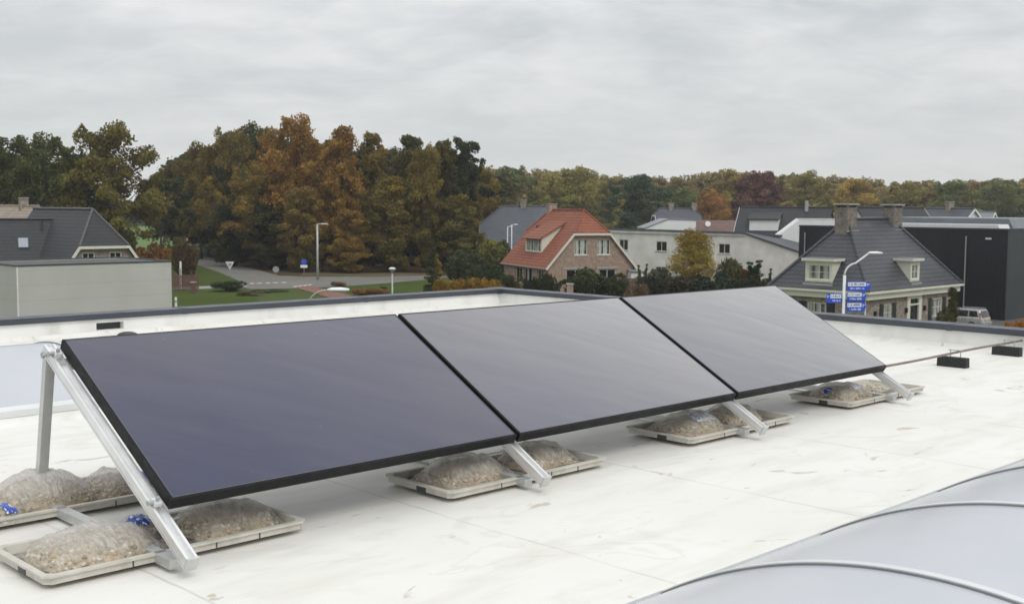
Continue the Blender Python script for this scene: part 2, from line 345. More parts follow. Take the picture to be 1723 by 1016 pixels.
# ------------------------------------------------------------------ mesh helpers
class MB:
    def __init__(s): s.v = []; s.f = []
    def add(s, vs, fs):
        o = len(s.v); s.v += [tuple(q) for q in vs]; s.f += [tuple(i + o for i in f) for f in fs]; return s
    def hexa(s, p):     # 8 points: bottom ring 0-3, top ring 4-7
        return s.add(p, [(3, 2, 1, 0), (4, 5, 6, 7), (0, 1, 5, 4), (1, 2, 6, 5), (2, 3, 7, 6), (3, 0, 4, 7)])
    def box(s, x0, x1, y0, y1, z0, z1):
        return s.hexa([(x0, y0, z0), (x1, y0, z0), (x1, y1, z0), (x0, y1, z0), (x0, y0, z1), (x1, y0, z1), (x1, y1, z1), (x0, y1, z1)])
    def obox(s, o, d, n, s0, s1, z0, z1, o0, o1):
        P = lambda a, q, z: (o[0] + d[0] * a + n[0] * q, o[1] + d[1] * a + n[1] * q, z)
        return s.hexa([P(s0, o0, z0), P(s1, o0, z0), P(s1, o1, z0), P(s0, o1, z0), P(s0, o0, z1), P(s1, o0, z1), P(s1, o1, z1), P(s0, o1, z1)])
    def extrude(s, poly, vec):
        n = len(poly); vec = Vector(vec); a = [Vector(p) for p in poly]; b = [p + vec for p in a]
        return s.add(a + b, [tuple(range(n - 1, -1, -1)), tuple(range(n, 2 * n))] + [(i, (i + 1) % n, n + (i + 1) % n, n + i) for i in range(n)])
    def slab(s, poly, t):   # thickened below its own plane
        a = [Vector(p) for p in poly]; nn = Vector((0, 0, 0))
        for i in range(len(a)):
            p, q = a[i], a[(i + 1) % len(a)]
            nn += Vector(((p.y - q.y) * (p.z + q.z), (p.z - q.z) * (p.x + q.x), (p.x - q.x) * (p.y + q.y)))
        nn.normalize()
        if nn.z < 0: nn = -nn
        return s.extrude(a, -nn * t)
    def bar(s, p, q, w, h, upv=(0, 0, 1)):
        p, q = Vector(p), Vector(q); d = (q - p).normalized(); x = d.cross(Vector(upv)).normalized(); y = x.cross(d)
        c = [(-w / 2, -h / 2), (w / 2, -h / 2), (w / 2, h / 2), (-w / 2, h / 2)]
        return s.hexa([p + x * a + y * b for a, b in c] + [q + x * a + y * b for a, b in c])
    def tube(s, pts, r, seg=10, caps=True):
        pts = [Vector(p) for p in pts]; rs = r if isinstance(r, (list, tuple)) else [r] * len(pts)
        vs, fs = [], []; prev = None
        for i, p in enumerate(pts):
            d = (pts[min(i + 1, len(pts) - 1)] - pts[max(i - 1, 0)]).normalized()
            if prev is None: x = d.orthogonal().normalized()
            else: x = (prev - d * prev.dot(d)).normalized()
            prev = x; y = d.cross(x)
            for k in range(seg):
                a = 2 * math.pi * k / seg; vs.append(p + (x * math.cos(a) + y * math.sin(a)) * rs[i])
        for i in range(len(pts) - 1):
            for k in range(seg):
                a, b = i * seg + k, i * seg + (k + 1) % seg; fs.append((a, b, b + seg, a + seg))
        if caps: fs += [tuple(range(seg - 1, -1, -1)), tuple(range(len(vs) - seg, len(vs)))]
        return s.add(vs, fs)
    def lathe(s, prof, seg=20, c=(0, 0, 0)):
        vs, fs = [], []
        for r, z in prof:
            for k in range(seg):
                a = 2 * math.pi * k / seg; vs.append((c[0] + r * math.cos(a), c[1] + r * math.sin(a), c[2] + z))
        for i in range(len(prof) - 1):
            for k in range(seg):
                a, b = i * seg + k, i * seg + (k + 1) % seg; fs.append((a, b, b + seg, a + seg))
        fs += [tuple(range(seg - 1, -1, -1)), tuple(range(len(vs) - seg, len(vs)))]
        return s.add(vs, fs)
    def wall(s, o, d, nin, outer, holes, t):   # wall sheet with real openings, outer/holes in (along, z)
        loops = [outer] + holes; flat = [q for l in loops for q in l]
        tri = tessellate_polygon([[Vector((a, z, 0)) for a, z in l] for l in loops])
        P = lambda q, k: (o[0] + d[0] * q[0] + nin[0] * k, o[1] + d[1] * q[0] + nin[1] * k, q[1])
        n = len(flat); vs = [P(q, 0) for q in flat] + [P(q, t) for q in flat]; fs = []
        for a, b, c in tri: fs += [(a, b, c), (n + c, n + b, n + a)]
        st = 0
        for l in loops:
            for i in range(len(l)):
                a, b = st + i, st + (i + 1) % len(l); fs.append((a, b, n + b, n + a))
            st += len(l)
        return s.add(vs, fs)
    def build(s, name, mat, parent=None, smooth=False, bevel=0.0, recalc=True, loc=None, rotz=0.0):
        me = bpy.data.meshes.new(name); me.from_pydata(s.v, [], s.f)
        if recalc or bevel:
            bm = bmesh.new(); bm.from_mesh(me)
            bmesh.ops.recalc_face_normals(bm, faces=bm.faces)
            if bevel:
                bmesh.ops.bevel(bm, geom=[e for e in bm.edges if len(e.link_faces) == 2 and e.calc_face_angle(0) > .5], offset=bevel, segments=2, affect='EDGES', profile=.7)
            bm.to_mesh(me); bm.free()
        if smooth: me.polygons.foreach_set('use_smooth', [True] * len(me.polygons))
        me.materials.append(MATS[mat] if isinstance(mat, str) else mat)
        o = bpy.data.objects.new(name, me); COL.objects.link(o)
        if parent is not None: o.parent = parent
        if loc is not None: o.location = loc
        if rotz: o.rotation_euler = (0, 0, rotz)
        return o
def tag(o, label=None, cat=None, group=None, kind=None):
    if label: o['label'] = label
    if cat: o['category'] = cat
    if group: o['group'] = group
    if kind: o['kind'] = kind
    return o
def thing(name, label, cat, loc, rotz=0.0, group=None):
    o = bpy.data.objects.new(name, None); o.empty_display_size = .2; COL.objects.link(o)
    o.location = loc; o.rotation_euler = (0, 0, rotz); return tag(o, label, cat, group)
def kids(o): return [c for c in COL.objects if c.parent == o]
def dup(o, loc, rotz=None, label=None, parent=None):
    c = o.copy(); COL.objects.link(c)
    if parent is not None: c.parent = parent
    if loc is not None: c.location = loc
    if rotz is not None: c.rotation_euler = (0, 0, rotz)
    if label: c['label'] = label
    for k in kids(o): dup(k, None, None, None, c)
    return c
def rotfor(th): return math.pi / 2 - th                         # local x runs along compass angle th

# ------------------------------------------------------------------ ground, roads
def sheet(name, pts, mat, z, kind='structure', sub=1):
    m = MB(); m.add([(p[0], p[1], z) for p in pts], [tuple(range(len(pts)))])
    return tag(m.build(name, mat), kind=kind)
gm = MB(); gm.add([(-690, -55, 0), (690, -55, 0), (690, 890, 0), (-690, 890, 0)], [(0, 1, 2, 3)]); tag(gm.build('ground', 'grass'), kind='structure')
P0 = lambda L: [onz(*q) for q in L]
sheet('field', [(-330, 190, 0), (-72, 228, 0), (-84, 300, 0), (-90, 620, 0), (-500, 620, 0)], 'field', .02)
sheet('wood_floor', P0([(352, 432), (470, 463.5), (560, 464), (720, 466), (830, 462)]) + [Vector((10, 260, 0)), Vector((-70, 330, 0))], 'leaf_litter', .03)
sheet('verge', P0([(505, 463.6), (720, 466.6), (730, 455), (640, 450), (520, 452)]), 'dry_verge', .04)
# side road coming out of the wood, then the road across
sheet('side_road', P0([(326, 432), (346, 431), (372, 440), (420, 451), (470, 464.2), (520, 466), (520, 470), (425, 481), (405, 474.5), (370, 459), (332, 446)]), 'asphalt', .04)
sheet('road', P0([(395, 479), (470, 466), (560, 465.6), (640, 466), (735, 464), (760, 466), (730, 470), (640, 478), (570, 483), (500, 486), (420, 487)]), 'asphalt', .045)
sheet('pavement', P0([(250, 486), (405, 479.5), (420, 483.5), (250, 490.5)]), 'paving', .05)
sheet('cycle_path', P0([(494, 484), (524, 482), (622, 505), (566, 505)]), 'red_asphalt', .055)
for i, px in enumerate((411, 424, 437, 451, 464, 478)):
    c = onz(px, 478.2 - i * .45); m = MB(); m.add([(c.x - .3, c.y - .5, .06), (c.x + .3, c.y - .5, .06), (c.x + .25, c.y + .5, .06), (c.x - .35, c.y + .5, .06)], [(0, 1, 2, 3)])
    tag(m.build('road_marking', 'road_paint'), kind='structure')
for i, px in enumerate((497, 505, 513, 521)):
    c = onz(px, 482.5 - i * .9); m = MB(); m.add([(c.x - .3, c.y - .9, .06), (c.x + .3, c.y - .9, .06), (c.x + .05, c.y + .9, .06)], [(0, 1, 2)]); tag(m.build('road_marking', 'road_paint'), kind='structure')
sheet('lawn', P0([(292, 491), (395, 489), (420, 492), (460, 530), (250, 530)]), 'lawn', .03)
sheet('lawn', P0([(330, 448), (408, 476), (398, 478.5), (330, 481)]), 'lawn', .03)
sheet('lawn', P0([(560, 486), (720, 471), (760, 480), (720, 500), (640, 504)]), 'lawn', .03)
sheet('garden_soil', [gx(700, 143), gx(1320, 143), gx(1330, 98), gx(880, 98), gx(730, 118)], 'garden_soil', .025)
plain('dark_paving', (.085, .08, .077), .85, var=.2, sc=1.5); sheet('driveway', [gx(1600, 78), gx(1760, 78), gx(1760, 102), gx(1600, 112)], 'dark_paving', .03)

# ------------------------------------------------------------------ our building: roof deck, parapet, rooflights
HB = .26                                                        # coping height above the deck
A1, B1, A0, B0 = 12.95, 13.47, -14.0, -9.0
bld = thing('office_building', 'flat white membrane roof with low parapet and dark coping, under the solar panels', 'building', R(0, 0), ROT)
m = MB(); N = 60
xs = np.linspace(A0, A1, N); ys = np.linspace(B0, B1, N)
m.add([(x, y, .012 * noise.noise(Vector((x * .35, y * .35, 0)))) for y in ys for x in xs], [(j * N + i, j * N + i + 1, (j + 1) * N + i + 1, (j + 1) * N + i) for j in range(N - 1) for i in range(N - 1)])
m.build('roof_deck', 'roof_membrane', bld, smooth=True, recalc=False)
CT = .07; SX = 6.36
m = MB(); m.wall((A0, B1), (1, 0), (0, 1), [(0, -.05), (A1 - A0, -.05), (A1 - A0, HB - CT), (0, HB - CT)], [[(SX - A0 - .2, .055), (SX - A0 + .15, .055), (SX - A0 + .15, .145), (SX - A0 - .2, .145)]], .22)
m.build('parapet_wall', 'parapet_membrane', bld)
m = MB(); m.box(SX - .4, SX + .4, B1 + .10, B1 + .2, .03, .17); m.build('overflow_outlet', 'dark_trim', bld)
m = MB(); m.box(A1, A1 + .22, B0, B1 + .22, -.05, HB - CT); m.build('parapet_wall', 'parapet_membrane', bld)
# sloped fillet where the membrane turns up
m = MB(); m.extrude([(A0, B1 - .07, -.02), (A0, B1 + .01, .05), (A0, B1 + .01, -.02)], (A1 - A0, 0, 0)); m.build('fillet', 'roof_membrane', bld)
m = MB(); m.extrude([(A1 - .07, B0, -.02), (A1 + .01, B0, .05), (A1 + .01, B0, -.02)], (0, B1 - B0, 0)); m.build('fillet', 'roof_membrane', bld)
m = MB(); m.box(A0, A1 - .04, B1 - .035, B1 + .26, HB - CT, HB); m.build('coping', 'coping_metal' if 'coping_metal' in MATS else plain('coping_metal', (.065, .072, .09), .4, .3, var=.12, sc=2), bld, bevel=.008)
m = MB(); m.box(A1 - .035, A1 + .26, B0, B1 + .262, HB - CT + .002, HB + .002); m.build('coping', 'coping_metal', bld, bevel=.008)
m = MB(); m.box(A1 - .06, A1 + .27, B1 - .06, B1 + .275, HB - CT - .01, HB + .006); m.build('coping_corner', 'coping_metal', bld, bevel=.01)
for a in (1.0, 3.9, 7.3, 10.2):
    m = MB(); m.box(a, a + .06, B1 - .038, B1 + .263, HB - CT - .003, HB + .004); m.build('coping_joint', 'coping_metal', bld)
for b in (-1.5, 2.2, 5.9, 9.6):
    m = MB(); m.box(A1 - .039, A1 + .263, b, b + .06, HB - CT - .002, HB + .006); m.build('coping_joint', 'coping_metal', bld)
m = MB(); m.box(A0 + .1, A1 + .2, B0 + .1, B1 + .2, -RZ + .0, -.06); m.build('facade', 'cladding_grey', bld)
m = MB(); m.lathe([(.0, .0), (.12, .0), (.12, .008), (.10, .022), (.06, .036), (.02, .04)], 20); dr = m.build('roof_vent', 'dark_trim', smooth=True, loc=R(6.45, 13.25), rotz=ROT); tag(dr, 'low black dome by the dark overflow slot in the white parapet', 'roof vent')

def rooflight(label, bc, a0, a1, ribs, name='barrel_rooflight'):
    hw, rise, h0 = 1.12, .33, .10
    root = thing(name, label, 'rooflight', R(0, bc), ROT)
    Rr = (hw * hw + rise * rise) / (2 * rise); t1 = math.asin(hw / Rr)
    def arc(off, n=48, k=1.0): return [(-(Rr + off) * math.sin(t), h0 + rise - Rr + (Rr + off) * math.cos(t)) for t in np.linspace(-t1 * k, t1 * k, n)]
    m = MB(); ar = arc(0); n = len(ar)
    xs = np.linspace(a0, a1, 2)
    m.add([(x, y, z) for x in xs for y, z in ar], [(i, i + 1, n + i + 1, n + i) for i in range(n - 1)]); m.build('glazing', 'rooflight_sheet', root, smooth=True)
    for sgn in (-1, 1):
        m = MB(); m.extrude([(a0, sgn * (hw - .03), h0 + .035), (a0, sgn * (hw + .015), h0 + .01), (a0, sgn * (hw + .02), h0 - .035), (a0, sgn * (hw - .03), h0 - .03)], (a1 - a0, 0, 0)); m.build('edge_profile', 'white_metal', root)
        m = MB(); m.extrude([(a0, sgn * (hw - .02), h0 - .03), (a0, sgn * (hw + .008), h0 - .03), (a0, sgn * (hw + .035), .03), (a0, sgn * (hw + .09), -.02), (a0, sgn * (hw - .02), -.02)], (a1 - a0, 0, 0)); m.build('curb', 'parapet_membrane', root)
    for x in (a0, a1):
        m = MB(); m.extrude([(x, y, z - .004) for y, z in arc(0)] + [(x, hw, -.02), (x, -hw, -.02)][::1], (.012 if x == a1 else -.012, 0, 0)); m.build('end_panel', 'white_metal', root)
    def strip(x0, x1, o0, o1, mat, nm, par):
        m = MB(); A, B_ = arc(o0), arc(o1); n = len(A)
        vs = [(x0, *p) for p in A] + [(x1, *p) for p in A] + [(x0, *p) for p in B_] + [(x1, *p) for p in B_]
        fs = []
        for i in range(n - 1): fs += [(2 * n + i, 2 * n + i + 1, 3 * n + i + 1, 3 * n + i), (i, i + 1, 2 * n + i + 1, 2 * n + i), (n + i, n + i + 1, 3 * n + i + 1, 3 * n + i)]
        fs += [(0, n, 3 * n, 2 * n), (n - 1, 2 * n - 1, 4 * n - 1, 3 * n - 1)]
        m.add(vs, fs); return m.build(nm, mat, par, smooth=False)
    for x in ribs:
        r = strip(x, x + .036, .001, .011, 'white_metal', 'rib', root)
        strip(x - .006, x - .0005, .0005, .007, 'grey_trim', 'rib_shadow', r)  # dark strip painted in for the shadow in the gap along the rib
    return root
rooflight('nearest translucent blue grey barrel rooflight with thin white ribs, on the white roof', 1.55, -4.5, 8.2, [-3.5, -2.35, -1.2, -.05, 1.1, 2.25, 3.40, 4.55, 5.70, 6.85])
rooflight('far pale barrel rooflight behind the solar panels, below the white parapet', 9.42, -5.0, 9.05, [-3.0, -1.85, -.7, .45, 1.6, 2.72, 3.95, 5.1, 6.25, 7.4, 8.55])

# ------------------------------------------------------------------ solar collectors on their frames
AP, PW, PL, PT = 2.41, 2.15, 1.253, .055
BB, HBm = 4.595, .246                                           # lower rear edge of the panels
TILT = math.atan2(.61, 1.094)
ct, st_ = math.cos(TILT), math.sin(TILT)
def pt(s, t, n): return (s, t * ct - n * st_, t * st_ + n * ct)  # panel axes -> local frame of the lower edge
def pbox(m, s0, s1, t0, t1, n0, n1):
    return m.hexa([pt(s0, t0, n0), pt(s1, t0, n0), pt(s1, t1, n0), pt(s0, t1, n0), pt(s0, t0, n1), pt(s1, t0, n1), pt(s1, t1, n1), pt(s0, t1, n1)])
for i, lab in enumerate(('nearest tilted solar panel, bluish black glass, at the left end of the row',
                         'middle of the three tilted solar panels, grey reflecting glass', 'farthest of the three tilted solar panels, palest glass, at the right end of the row')):
    p = thing('solar_panel', lab, 'solar panel', R(AP + i * PW, BB, HBm), ROT, 'solar panels in a row on the roof')
    g, fwid = .024, .019
    W_ = PW - g
    m = MB(); pbox(m, 0, W_, 0, fwid, 0, PT); m.build('frame_bar', 'panel_black', p, bevel=.003)
    m = MB(); pbox(m, 0, W_, PL - fwid, PL, 0, PT); m.build('frame_bar', 'panel_black', p, bevel=.003)
    m = MB(); pbox(m, 0, fwid, fwid + .001, PL - fwid - .001, 0, PT); m.build('frame_bar', 'panel_black', p, bevel=.003)
    m = MB(); pbox(m, W_ - fwid, W_, fwid + .001, PL - fwid - .001, 0, PT); m.build('frame_bar', 'panel_black', p, bevel=.003)
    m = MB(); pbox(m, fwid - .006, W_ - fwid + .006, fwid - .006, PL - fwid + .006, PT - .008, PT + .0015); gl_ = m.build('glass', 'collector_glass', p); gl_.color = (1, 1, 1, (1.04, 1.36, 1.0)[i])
    m = MB()                                                     # pale edge line of the glass pane
    e = .004
    for q in ((fwid - .007, W_ - fwid + .007, fwid - .007, fwid - .007 + e), (fwid - .007, W_ - fwid + .007, PL - fwid + .007 - e, PL - fwid + .007),
              (fwid - .007, fwid - .007 + e, fwid, PL - fwid), (W_ - fwid + .007 - e, W_ - fwid + .007, fwid, PL - fwid)): pbox(m, *q, PT - .004, PT + .0022)
    m.build('edge_trim', 'glass_edge', p)
    m = MB(); pbox(m, fwid, W_ - fwid, fwid, PL - fwid, .004, .012); m.build('back_sheet', 'panel_black', p)

# each triangular stand: slotted top rail, rear leg, base rail, bolts, clamps
def stand(a, label):
    st = thing('support_frame', label, 'mounting frame', R(a, BB, 0), ROT, 'aluminium stands under the solar panels')
    rl, rh = .056, .056
    o = Vector((0, 0, HBm))
    Q = lambda s, t, n: Vector(pt(s, t, n)) + o
    t0, t1 = -.31, 1.30
    prof = [(-rl / 2, -rh), (rl / 2, -rh), (rl / 2, -.002), (.016, -.002), (.016, -.022), (-.016, -.022), (-.016, -.002), (-rl / 2, -.002)]
    m = MB(); a_ = [Q(x, t0, n) for x, n in prof]; m.extrude(a_, Q(0, t1, 0) - Q(0, t0, 0)); rail = m.build('top_rail', 'alu', st)
    m = MB()
    for sx in (-1, 1): m.extrude([Q(sx * (rl / 2 + .0015), t0 + .01, n) for n in (-.045,)] + [Q(sx * (rl / 2 + .0015), t0 + .01, n) for n in (-.04,)] + [Q(sx * (rl / 2 - .002), t0 + .01, n) for n in (-.04,)] + [Q(sx * (rl / 2 - .002), t0 + .01, n) for n in (-.045,)], Q(0, t1 - .02, 0) - Q(0, t0, 0))
    m.build('slot_lip', 'alu_dull', rail)
    m = MB(); m.hexa([Q(x, t, n) for n in (-rh - .006, .004) for x, t in ((-rl / 2 - .003, t0 - .006), (rl / 2 + .003, t0 - .006), (rl / 2 + .003, t0 + .004), (-rl / 2 - .003, t0 + .004))]); m.build('end_cap', 'alu_dull', rail)
    top = Q(-.0, 1.27, -.07); foot = Vector((.0, 5.90 - BB, .05))
    m = MB(); m.bar(top, foot, .042, .05, (1, 0, 0)); m.build('rear_leg', 'alu_dull', st, bevel=.004)
    m = MB(); m.box(-.028, .028, 4.47 - BB, 6.22 - BB, .018, .062); br = m.build('base_rail', 'alu_dull', st, bevel=.003)
    m = MB(); m.box(-.045, -.0295, 5.84 - BB, 5.96 - BB, .02, .14); m.box(.0295, .045, 5.84 - BB, 5.96 - BB, .02, .14); m.build('leg_bracket', 'alu_dull', st)
    m = MB(); m.box(-.34, -.06, 4.93 - BB, 4.97 - BB, .02, .10); m.box(-.34, -.06, 4.971 - BB, 5.04 - BB, .02, .03); m.build('cross_bracket', 'alu_dull', st)
    m = MB(); m.box(-.06, .34, 5.02 - BB, 5.05 - BB, .02, .07); m.build('cross_bracket', 'alu_dull', st)
    for t in (.05, 1.20):
        m = MB(); pbox(m, -.02, .02, t - .02, t + .02, 0, .02); m.v = [(x, y, z + HBm) for x, y, z in m.v]; m.build('clamp', 'alu', st, bevel=.003)
        c = Q(-.045, t, .012); m = MB(); m.tube([c, c + Vector((.03, 0, 0))], .012, 6); m.build('bolt', 'galv', st)
        c = Q(0, t + .0, .02); m = MB(); m.tube([c, c + Vector(pt(0, 0, .018))], .009, 6); m.build('bolt', 'galv', st)
    c = Q(-.04, 1.25, -.03)
    m = MB(); m.tube([c, c + Vector((.08, 0, 0))], .010, 6); m.build('bolt', 'galv', st)
    m = MB(); m.tube([c + Vector((-.012, 0, .0)), c + Vector((0, 0, 0))], .016, 8); m.build('bolt', 'galv', st)
    return st
s0 = stand(AP - .035, 'aluminium stand at the left end of the panel row, its rear leg in view')
for i, lab in ((1, 'aluminium stand between the nearest and middle solar panels'), (2, 'aluminium stand between the middle and farthest solar panels'), (3, 'aluminium stand at the right end of the panel row')):
    dup(s0, R(AP - .03 + i * PW - (.0 if i < 3 else .03), BB, 0), ROT, lab)
for lab, t in (('long aluminium cross rail under the upper edge of the solar panels', 1.16), ('long aluminium cross rail under the lower edge of the solar panels', .16)):
    m = MB(); y, z = pt(0, t, -.032)[1:]; m.bar((-.055 if t > 1 else .02, y, z + HBm), (3 * PW + .05, y, z + HBm), .042, .042, (0, -st_, ct))
    tag(m.build('cross_rail', 'alu_dull', loc=R(AP, BB, 0), rotz=ROT), lab, 'rail', 'cross rails under the solar panels')

# trays
def tray(a, b, la, lb, label):
    root = thing('ballast_tray', label, 'tray', R(a, b), ROT, 'ballast trays under the panel stands')
    t, h = .018, .062; x0, x1, y0, y1 = -la / 2, la / 2, -lb / 2, lb / 2; c = .028
    def ring(i, z, sp=0.0): 
        X0, X1, Y0, Y1 = x0 + i - sp, x1 - i + sp, y0 + i - sp, y1 - i + sp; k = c
        return [(X0 + k, Y0, z), (X1 - k, Y0, z), (X1, Y0 + k, z), (X1, Y1 - k, z), (X1 - k, Y1, z), (X0 + k, Y1, z), (X0, Y1 - k, z), (X0, Y0 + k, z)]
    rings = [ring(.035, .016), ring(0, .022), ring(0, h - .012), ring(-.012, h - .01), ring(-.012, h), ring(t, h), ring(t + .012, .022)]
    m = MB(); vs = [q for r in rings for q in r]; fs = []
    for i in range(len(rings) - 1):
        for k in range(8): fs.append((i * 8 + k, i * 8 + (k + 1) % 8, (i + 1) * 8 + (k + 1) % 8, (i + 1) * 8 + k))
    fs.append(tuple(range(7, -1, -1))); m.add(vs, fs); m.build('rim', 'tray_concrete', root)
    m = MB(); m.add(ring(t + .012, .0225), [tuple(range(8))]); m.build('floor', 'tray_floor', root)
    for x in (x0 + la * .30, x0 + la * .62, x0 + la * .8):
        for yy in (y0, y1):
            m = MB(); m.box(x - .003, x + .003, yy - .0025, yy + .0025, .015, h - .01); m.build('joint', 'dark_trim', root)
    m = MB(); m.box(x0 - .004, x0 + .01, -.075, .0, .02, .05); m.build('drain_slot', 'dark_trim', root)
    return root
T = [tray(2.50, 4.89, 1.26, .56, 'front tray under the nearest stand, at the left end of the panel row')]
for a, lab in ((4.64, 'front tray under the stand between the nearest and middle panels'), (6.76, 'front tray under the stand between the middle and farthest panels'), (8.84, 'front tray under the stand at the right end of the row')):
    T.append(dup(T[0], R(a, 4.82, 0), ROT, lab))
T.append(dup(T[0], R(2.28, 5.91, 0), ROT, 'rear tray behind the nearest stand, under the rear leg'))

# bags of gravel in clear film
def bag(a, b, la, lb, ht, rz, label, seed, prints=(), h0=.026, sag=0.0):
    ht = ht * .84
    root = thing('gravel_bag', label, 'gravel bag', R(a, b, h0), ROT + rz, 'clear plastic bags of gravel in the trays')
    rg = random.Random(seed); NU, NV = 34, 24
    def top(u, v, k=1.0):
        e = (max(0, 1 - abs(u) ** 2.4) * max(0, 1 - abs(v) ** 2.0)) ** .58
        nz = noise.noise(Vector((u * 1.7 + seed * 3.1, v * 1.5, seed))) * .22 + noise.noise(Vector((u * 4.3, v * 3.7 + seed, 2.0))) * .10
        return ht * k * e * (1.0 + nz + sag * u)
    def outl(u, v):
        x = u * la / 2 * (1 + .05 * math.sin(v * 5 + seed) - .08 * (1 - abs(v)) * 0) * (1 - .06 * v * v)
        y = v * lb / 2 * (1 + .07 * math.sin(u * 4 + seed * 2)) * (1 - .10 * u * u)
        return x, y
    def shell(m, sc, k, dz):
        vs, fs = [], []
        for j in range(NV + 1):
            for i in range(NU + 1):
                u, v = -1 + 2 * i / NU, -1 + 2 * j / NV; x, y = outl(u * sc, v * sc)
                wr = 0.0 if sc < .97 else .006 * noise.noise(Vector((x * 55 + seed, y * 18, 1.0))) + .014 * abs(noise.noise(Vector((x * 22, y * 9 + seed, 4.0))))
                vs.append((x, y, max(.002, top(u, v, k) + dz + wr * (1 - max(abs(u), abs(v)) ** 6))))
        W1 = NU + 1
        for j in range(NV):
            for i in range(NU): fs.append((j * W1 + i, j * W1 + i + 1, (j + 1) * W1 + i + 1, (j + 1) * W1 + i))
        base = len(vs)
        vs += [(x, y, .0) for x, y, z in vs]
        bd = [i for i in range(W1)] + [j * W1 + NU for j in range(1, NV + 1)] + [NV * W1 + i for i in range(NU - 1, -1, -1)] + [j * W1 for j in range(NV - 1, 0, -1)]
        for q in range(len(bd)):
            p, r = bd[q], bd[(q + 1) % len(bd)]; fs.append((p, p + base, r + base, r))
        m.add(vs, fs)
    m = MB(); shell(m, .94, .84, -.004)
    nbase = len(m.f); tint = [.2 + .35 * rg.random() for _ in range(nbase)]
    for _ in range(560):
        u, v = rg.uniform(-.95, .95), rg.uniform(-.95, .95); x, y = outl(u * .94, v * .94); z = max(.006, top(u, v, .84) - .004)
        r = rg.uniform(.007, .016); sx, sy, sz = r * rg.uniform(.8, 1.5), r * rg.uniform(.7, 1.2), r * rg.uniform(.5, .9); rot = rg.random() * 6
        ico = [(0, 0, 1), (.894, 0, .447), (.276, .851, .447), (-.724, .526, .447), (-.724, -.526, .447), (.276, -.851, .447), (.724, .526, -.447), (-.276, .851, -.447), (-.894, 0, -.447), (-.276, -.851, -.447), (.724, -.526, -.447), (0, 0, -1)]
        fc = [(0, 1, 2), (0, 2, 3), (0, 3, 4), (0, 4, 5), (0, 5, 1), (1, 6, 2), (2, 7, 3), (3, 8, 4), (4, 9, 5), (5, 10, 1), (6, 7, 2), (7, 8, 3), (8, 9, 4), (9, 10, 5), (10, 6, 1), (11, 7, 6), (11, 8, 7), (11, 9, 8), (11, 10, 9), (11, 6, 10)]
        cr_, sr_ = math.cos(rot), math.sin(rot)
        m.add([(x + px * sx * cr_ - py * sy * sr_, y + px * sx * sr_ + py * sy * cr_, max(.003, z + pz * sz)) for px, py, pz in ico], fc)
        tint += [rg.random()] * 20
    g = m.build('gravel', 'gravel', root, recalc=False)
    at_ = g.data.attributes.new('tint', 'FLOAT', 'FACE'); at_.data.foreach_set('value', tint)
    m = MB(); shell(m, 1.0, 1.04, .010); f = m.build('film', 'bag_film', root, smooth=True, recalc=False)
    # crimped flap at each end
    for sg in (-1, 1):
        m = MB(); vs, fs = [], []; n = 14
        for i in range(n + 1):
            v = -1 + 2 * i / n; x, y = outl(sg, v)
            wob = .012 * math.sin(i * 1.9 + seed)
            vs += [(x - sg * .02, y * .9, .022 + .006 * math.sin(i * 2.2)), (x + sg * (.035 + wob), y * .75, .012 + .016 * rg.random())]
        for i in range(n): fs.append((2 * i, 2 * i + 1, 2 * i + 3, 2 * i + 2))
        m.add(vs, fs); m.build('flap', 'bag_film', root, smooth=True, recalc=False)
    for (u0, u1, v0, v1, mt) in prints:
        m = MB(); vs, fs = [], []; n = 10
        for j in range(n + 1):
            for i in range(n + 1):
                u, v = u0 + (u1 - u0) * i / n, v0 + (v1 - v0) * j / n; x, y = outl(u, v); vs.append((x, y, top(u, v) + .017))
        for j in range(n):
            for i in range(n): fs.append((j * (n + 1) + i, j * (n + 1) + i + 1, (j + 1) * (n + 1) + i + 1, (j + 1) * (n + 1) + i))
        m.add(vs, fs); m.build('printed_label', mt, root, smooth=True, recalc=False)
    return root
bag(2.19, 4.885, .56, .46, .135, .02, 'bulging gravel bag at the left end of the nearest front tray', 1)
bag(2.86, 4.90, .50, .38, .13, -.05, 'gravel bag with plum print right of the rail in the nearest front tray', 2, [(-.15, .15, .25, .6, 'print_plum')])
bag(2.47, 5.02, .17, .20, .10, .9, 'small crumpled bag with blue lettering behind the foot of the nearest rail', 3, [(-.7, .6, -.7, .4, 'print_blue')])
bag(2.37, 5.90, .50, .40, .19, .10, 'tall gravel bag with plum print in the rear tray by the rear leg', 4, [(-.0, .28, -.1, .4, 'print_plum')])
bag(2.80, 5.88, .34, .38, .14, -.1, 'gravel bag with blue print in the rear tray behind the slanting rail', 5, [(.5, .8, -.75, -.35, 'print_blue')])
bag(2.08, 5.73, .24, .22, .085, .2, 'flat bag with blue print at the left end of the rear tray', 6, [(.1, .6, -.85, .1, 'print_blue')])
bag(4.36, 4.83, .56, .40, .145, .03, 'gravel bag left of the rail in the tray between the nearest and middle panels', 7)
bag(4.96, 4.85, .48, .38, .135, -.04, 'gravel bag right of the rail in the tray between the nearest and middle panels', 8)
bag(6.48, 4.83, .52, .40, .14, .05, 'labelled gravel bag left of the rail, under the middle and farthest panels', 9, [(-.35, .45, -.75, -.3, 'print_band'), (.55, .85, -.4, .2, 'print_blue')])
bag(7.03, 4.85, .42, .38, .13, -.06, 'gravel bag right of the rail, under the middle and farthest panels', 10, [(-.3, .1, .0, .5, 'print_plum')])
bag(8.56, 4.83, .52, .40, .14, .02, 'labelled gravel bag left of the rail in the tray at the right end', 11, [(-.1, .6, -.75, -.25, 'print_band'), (-.9, -.7, -.1, .25, 'print_blue')])
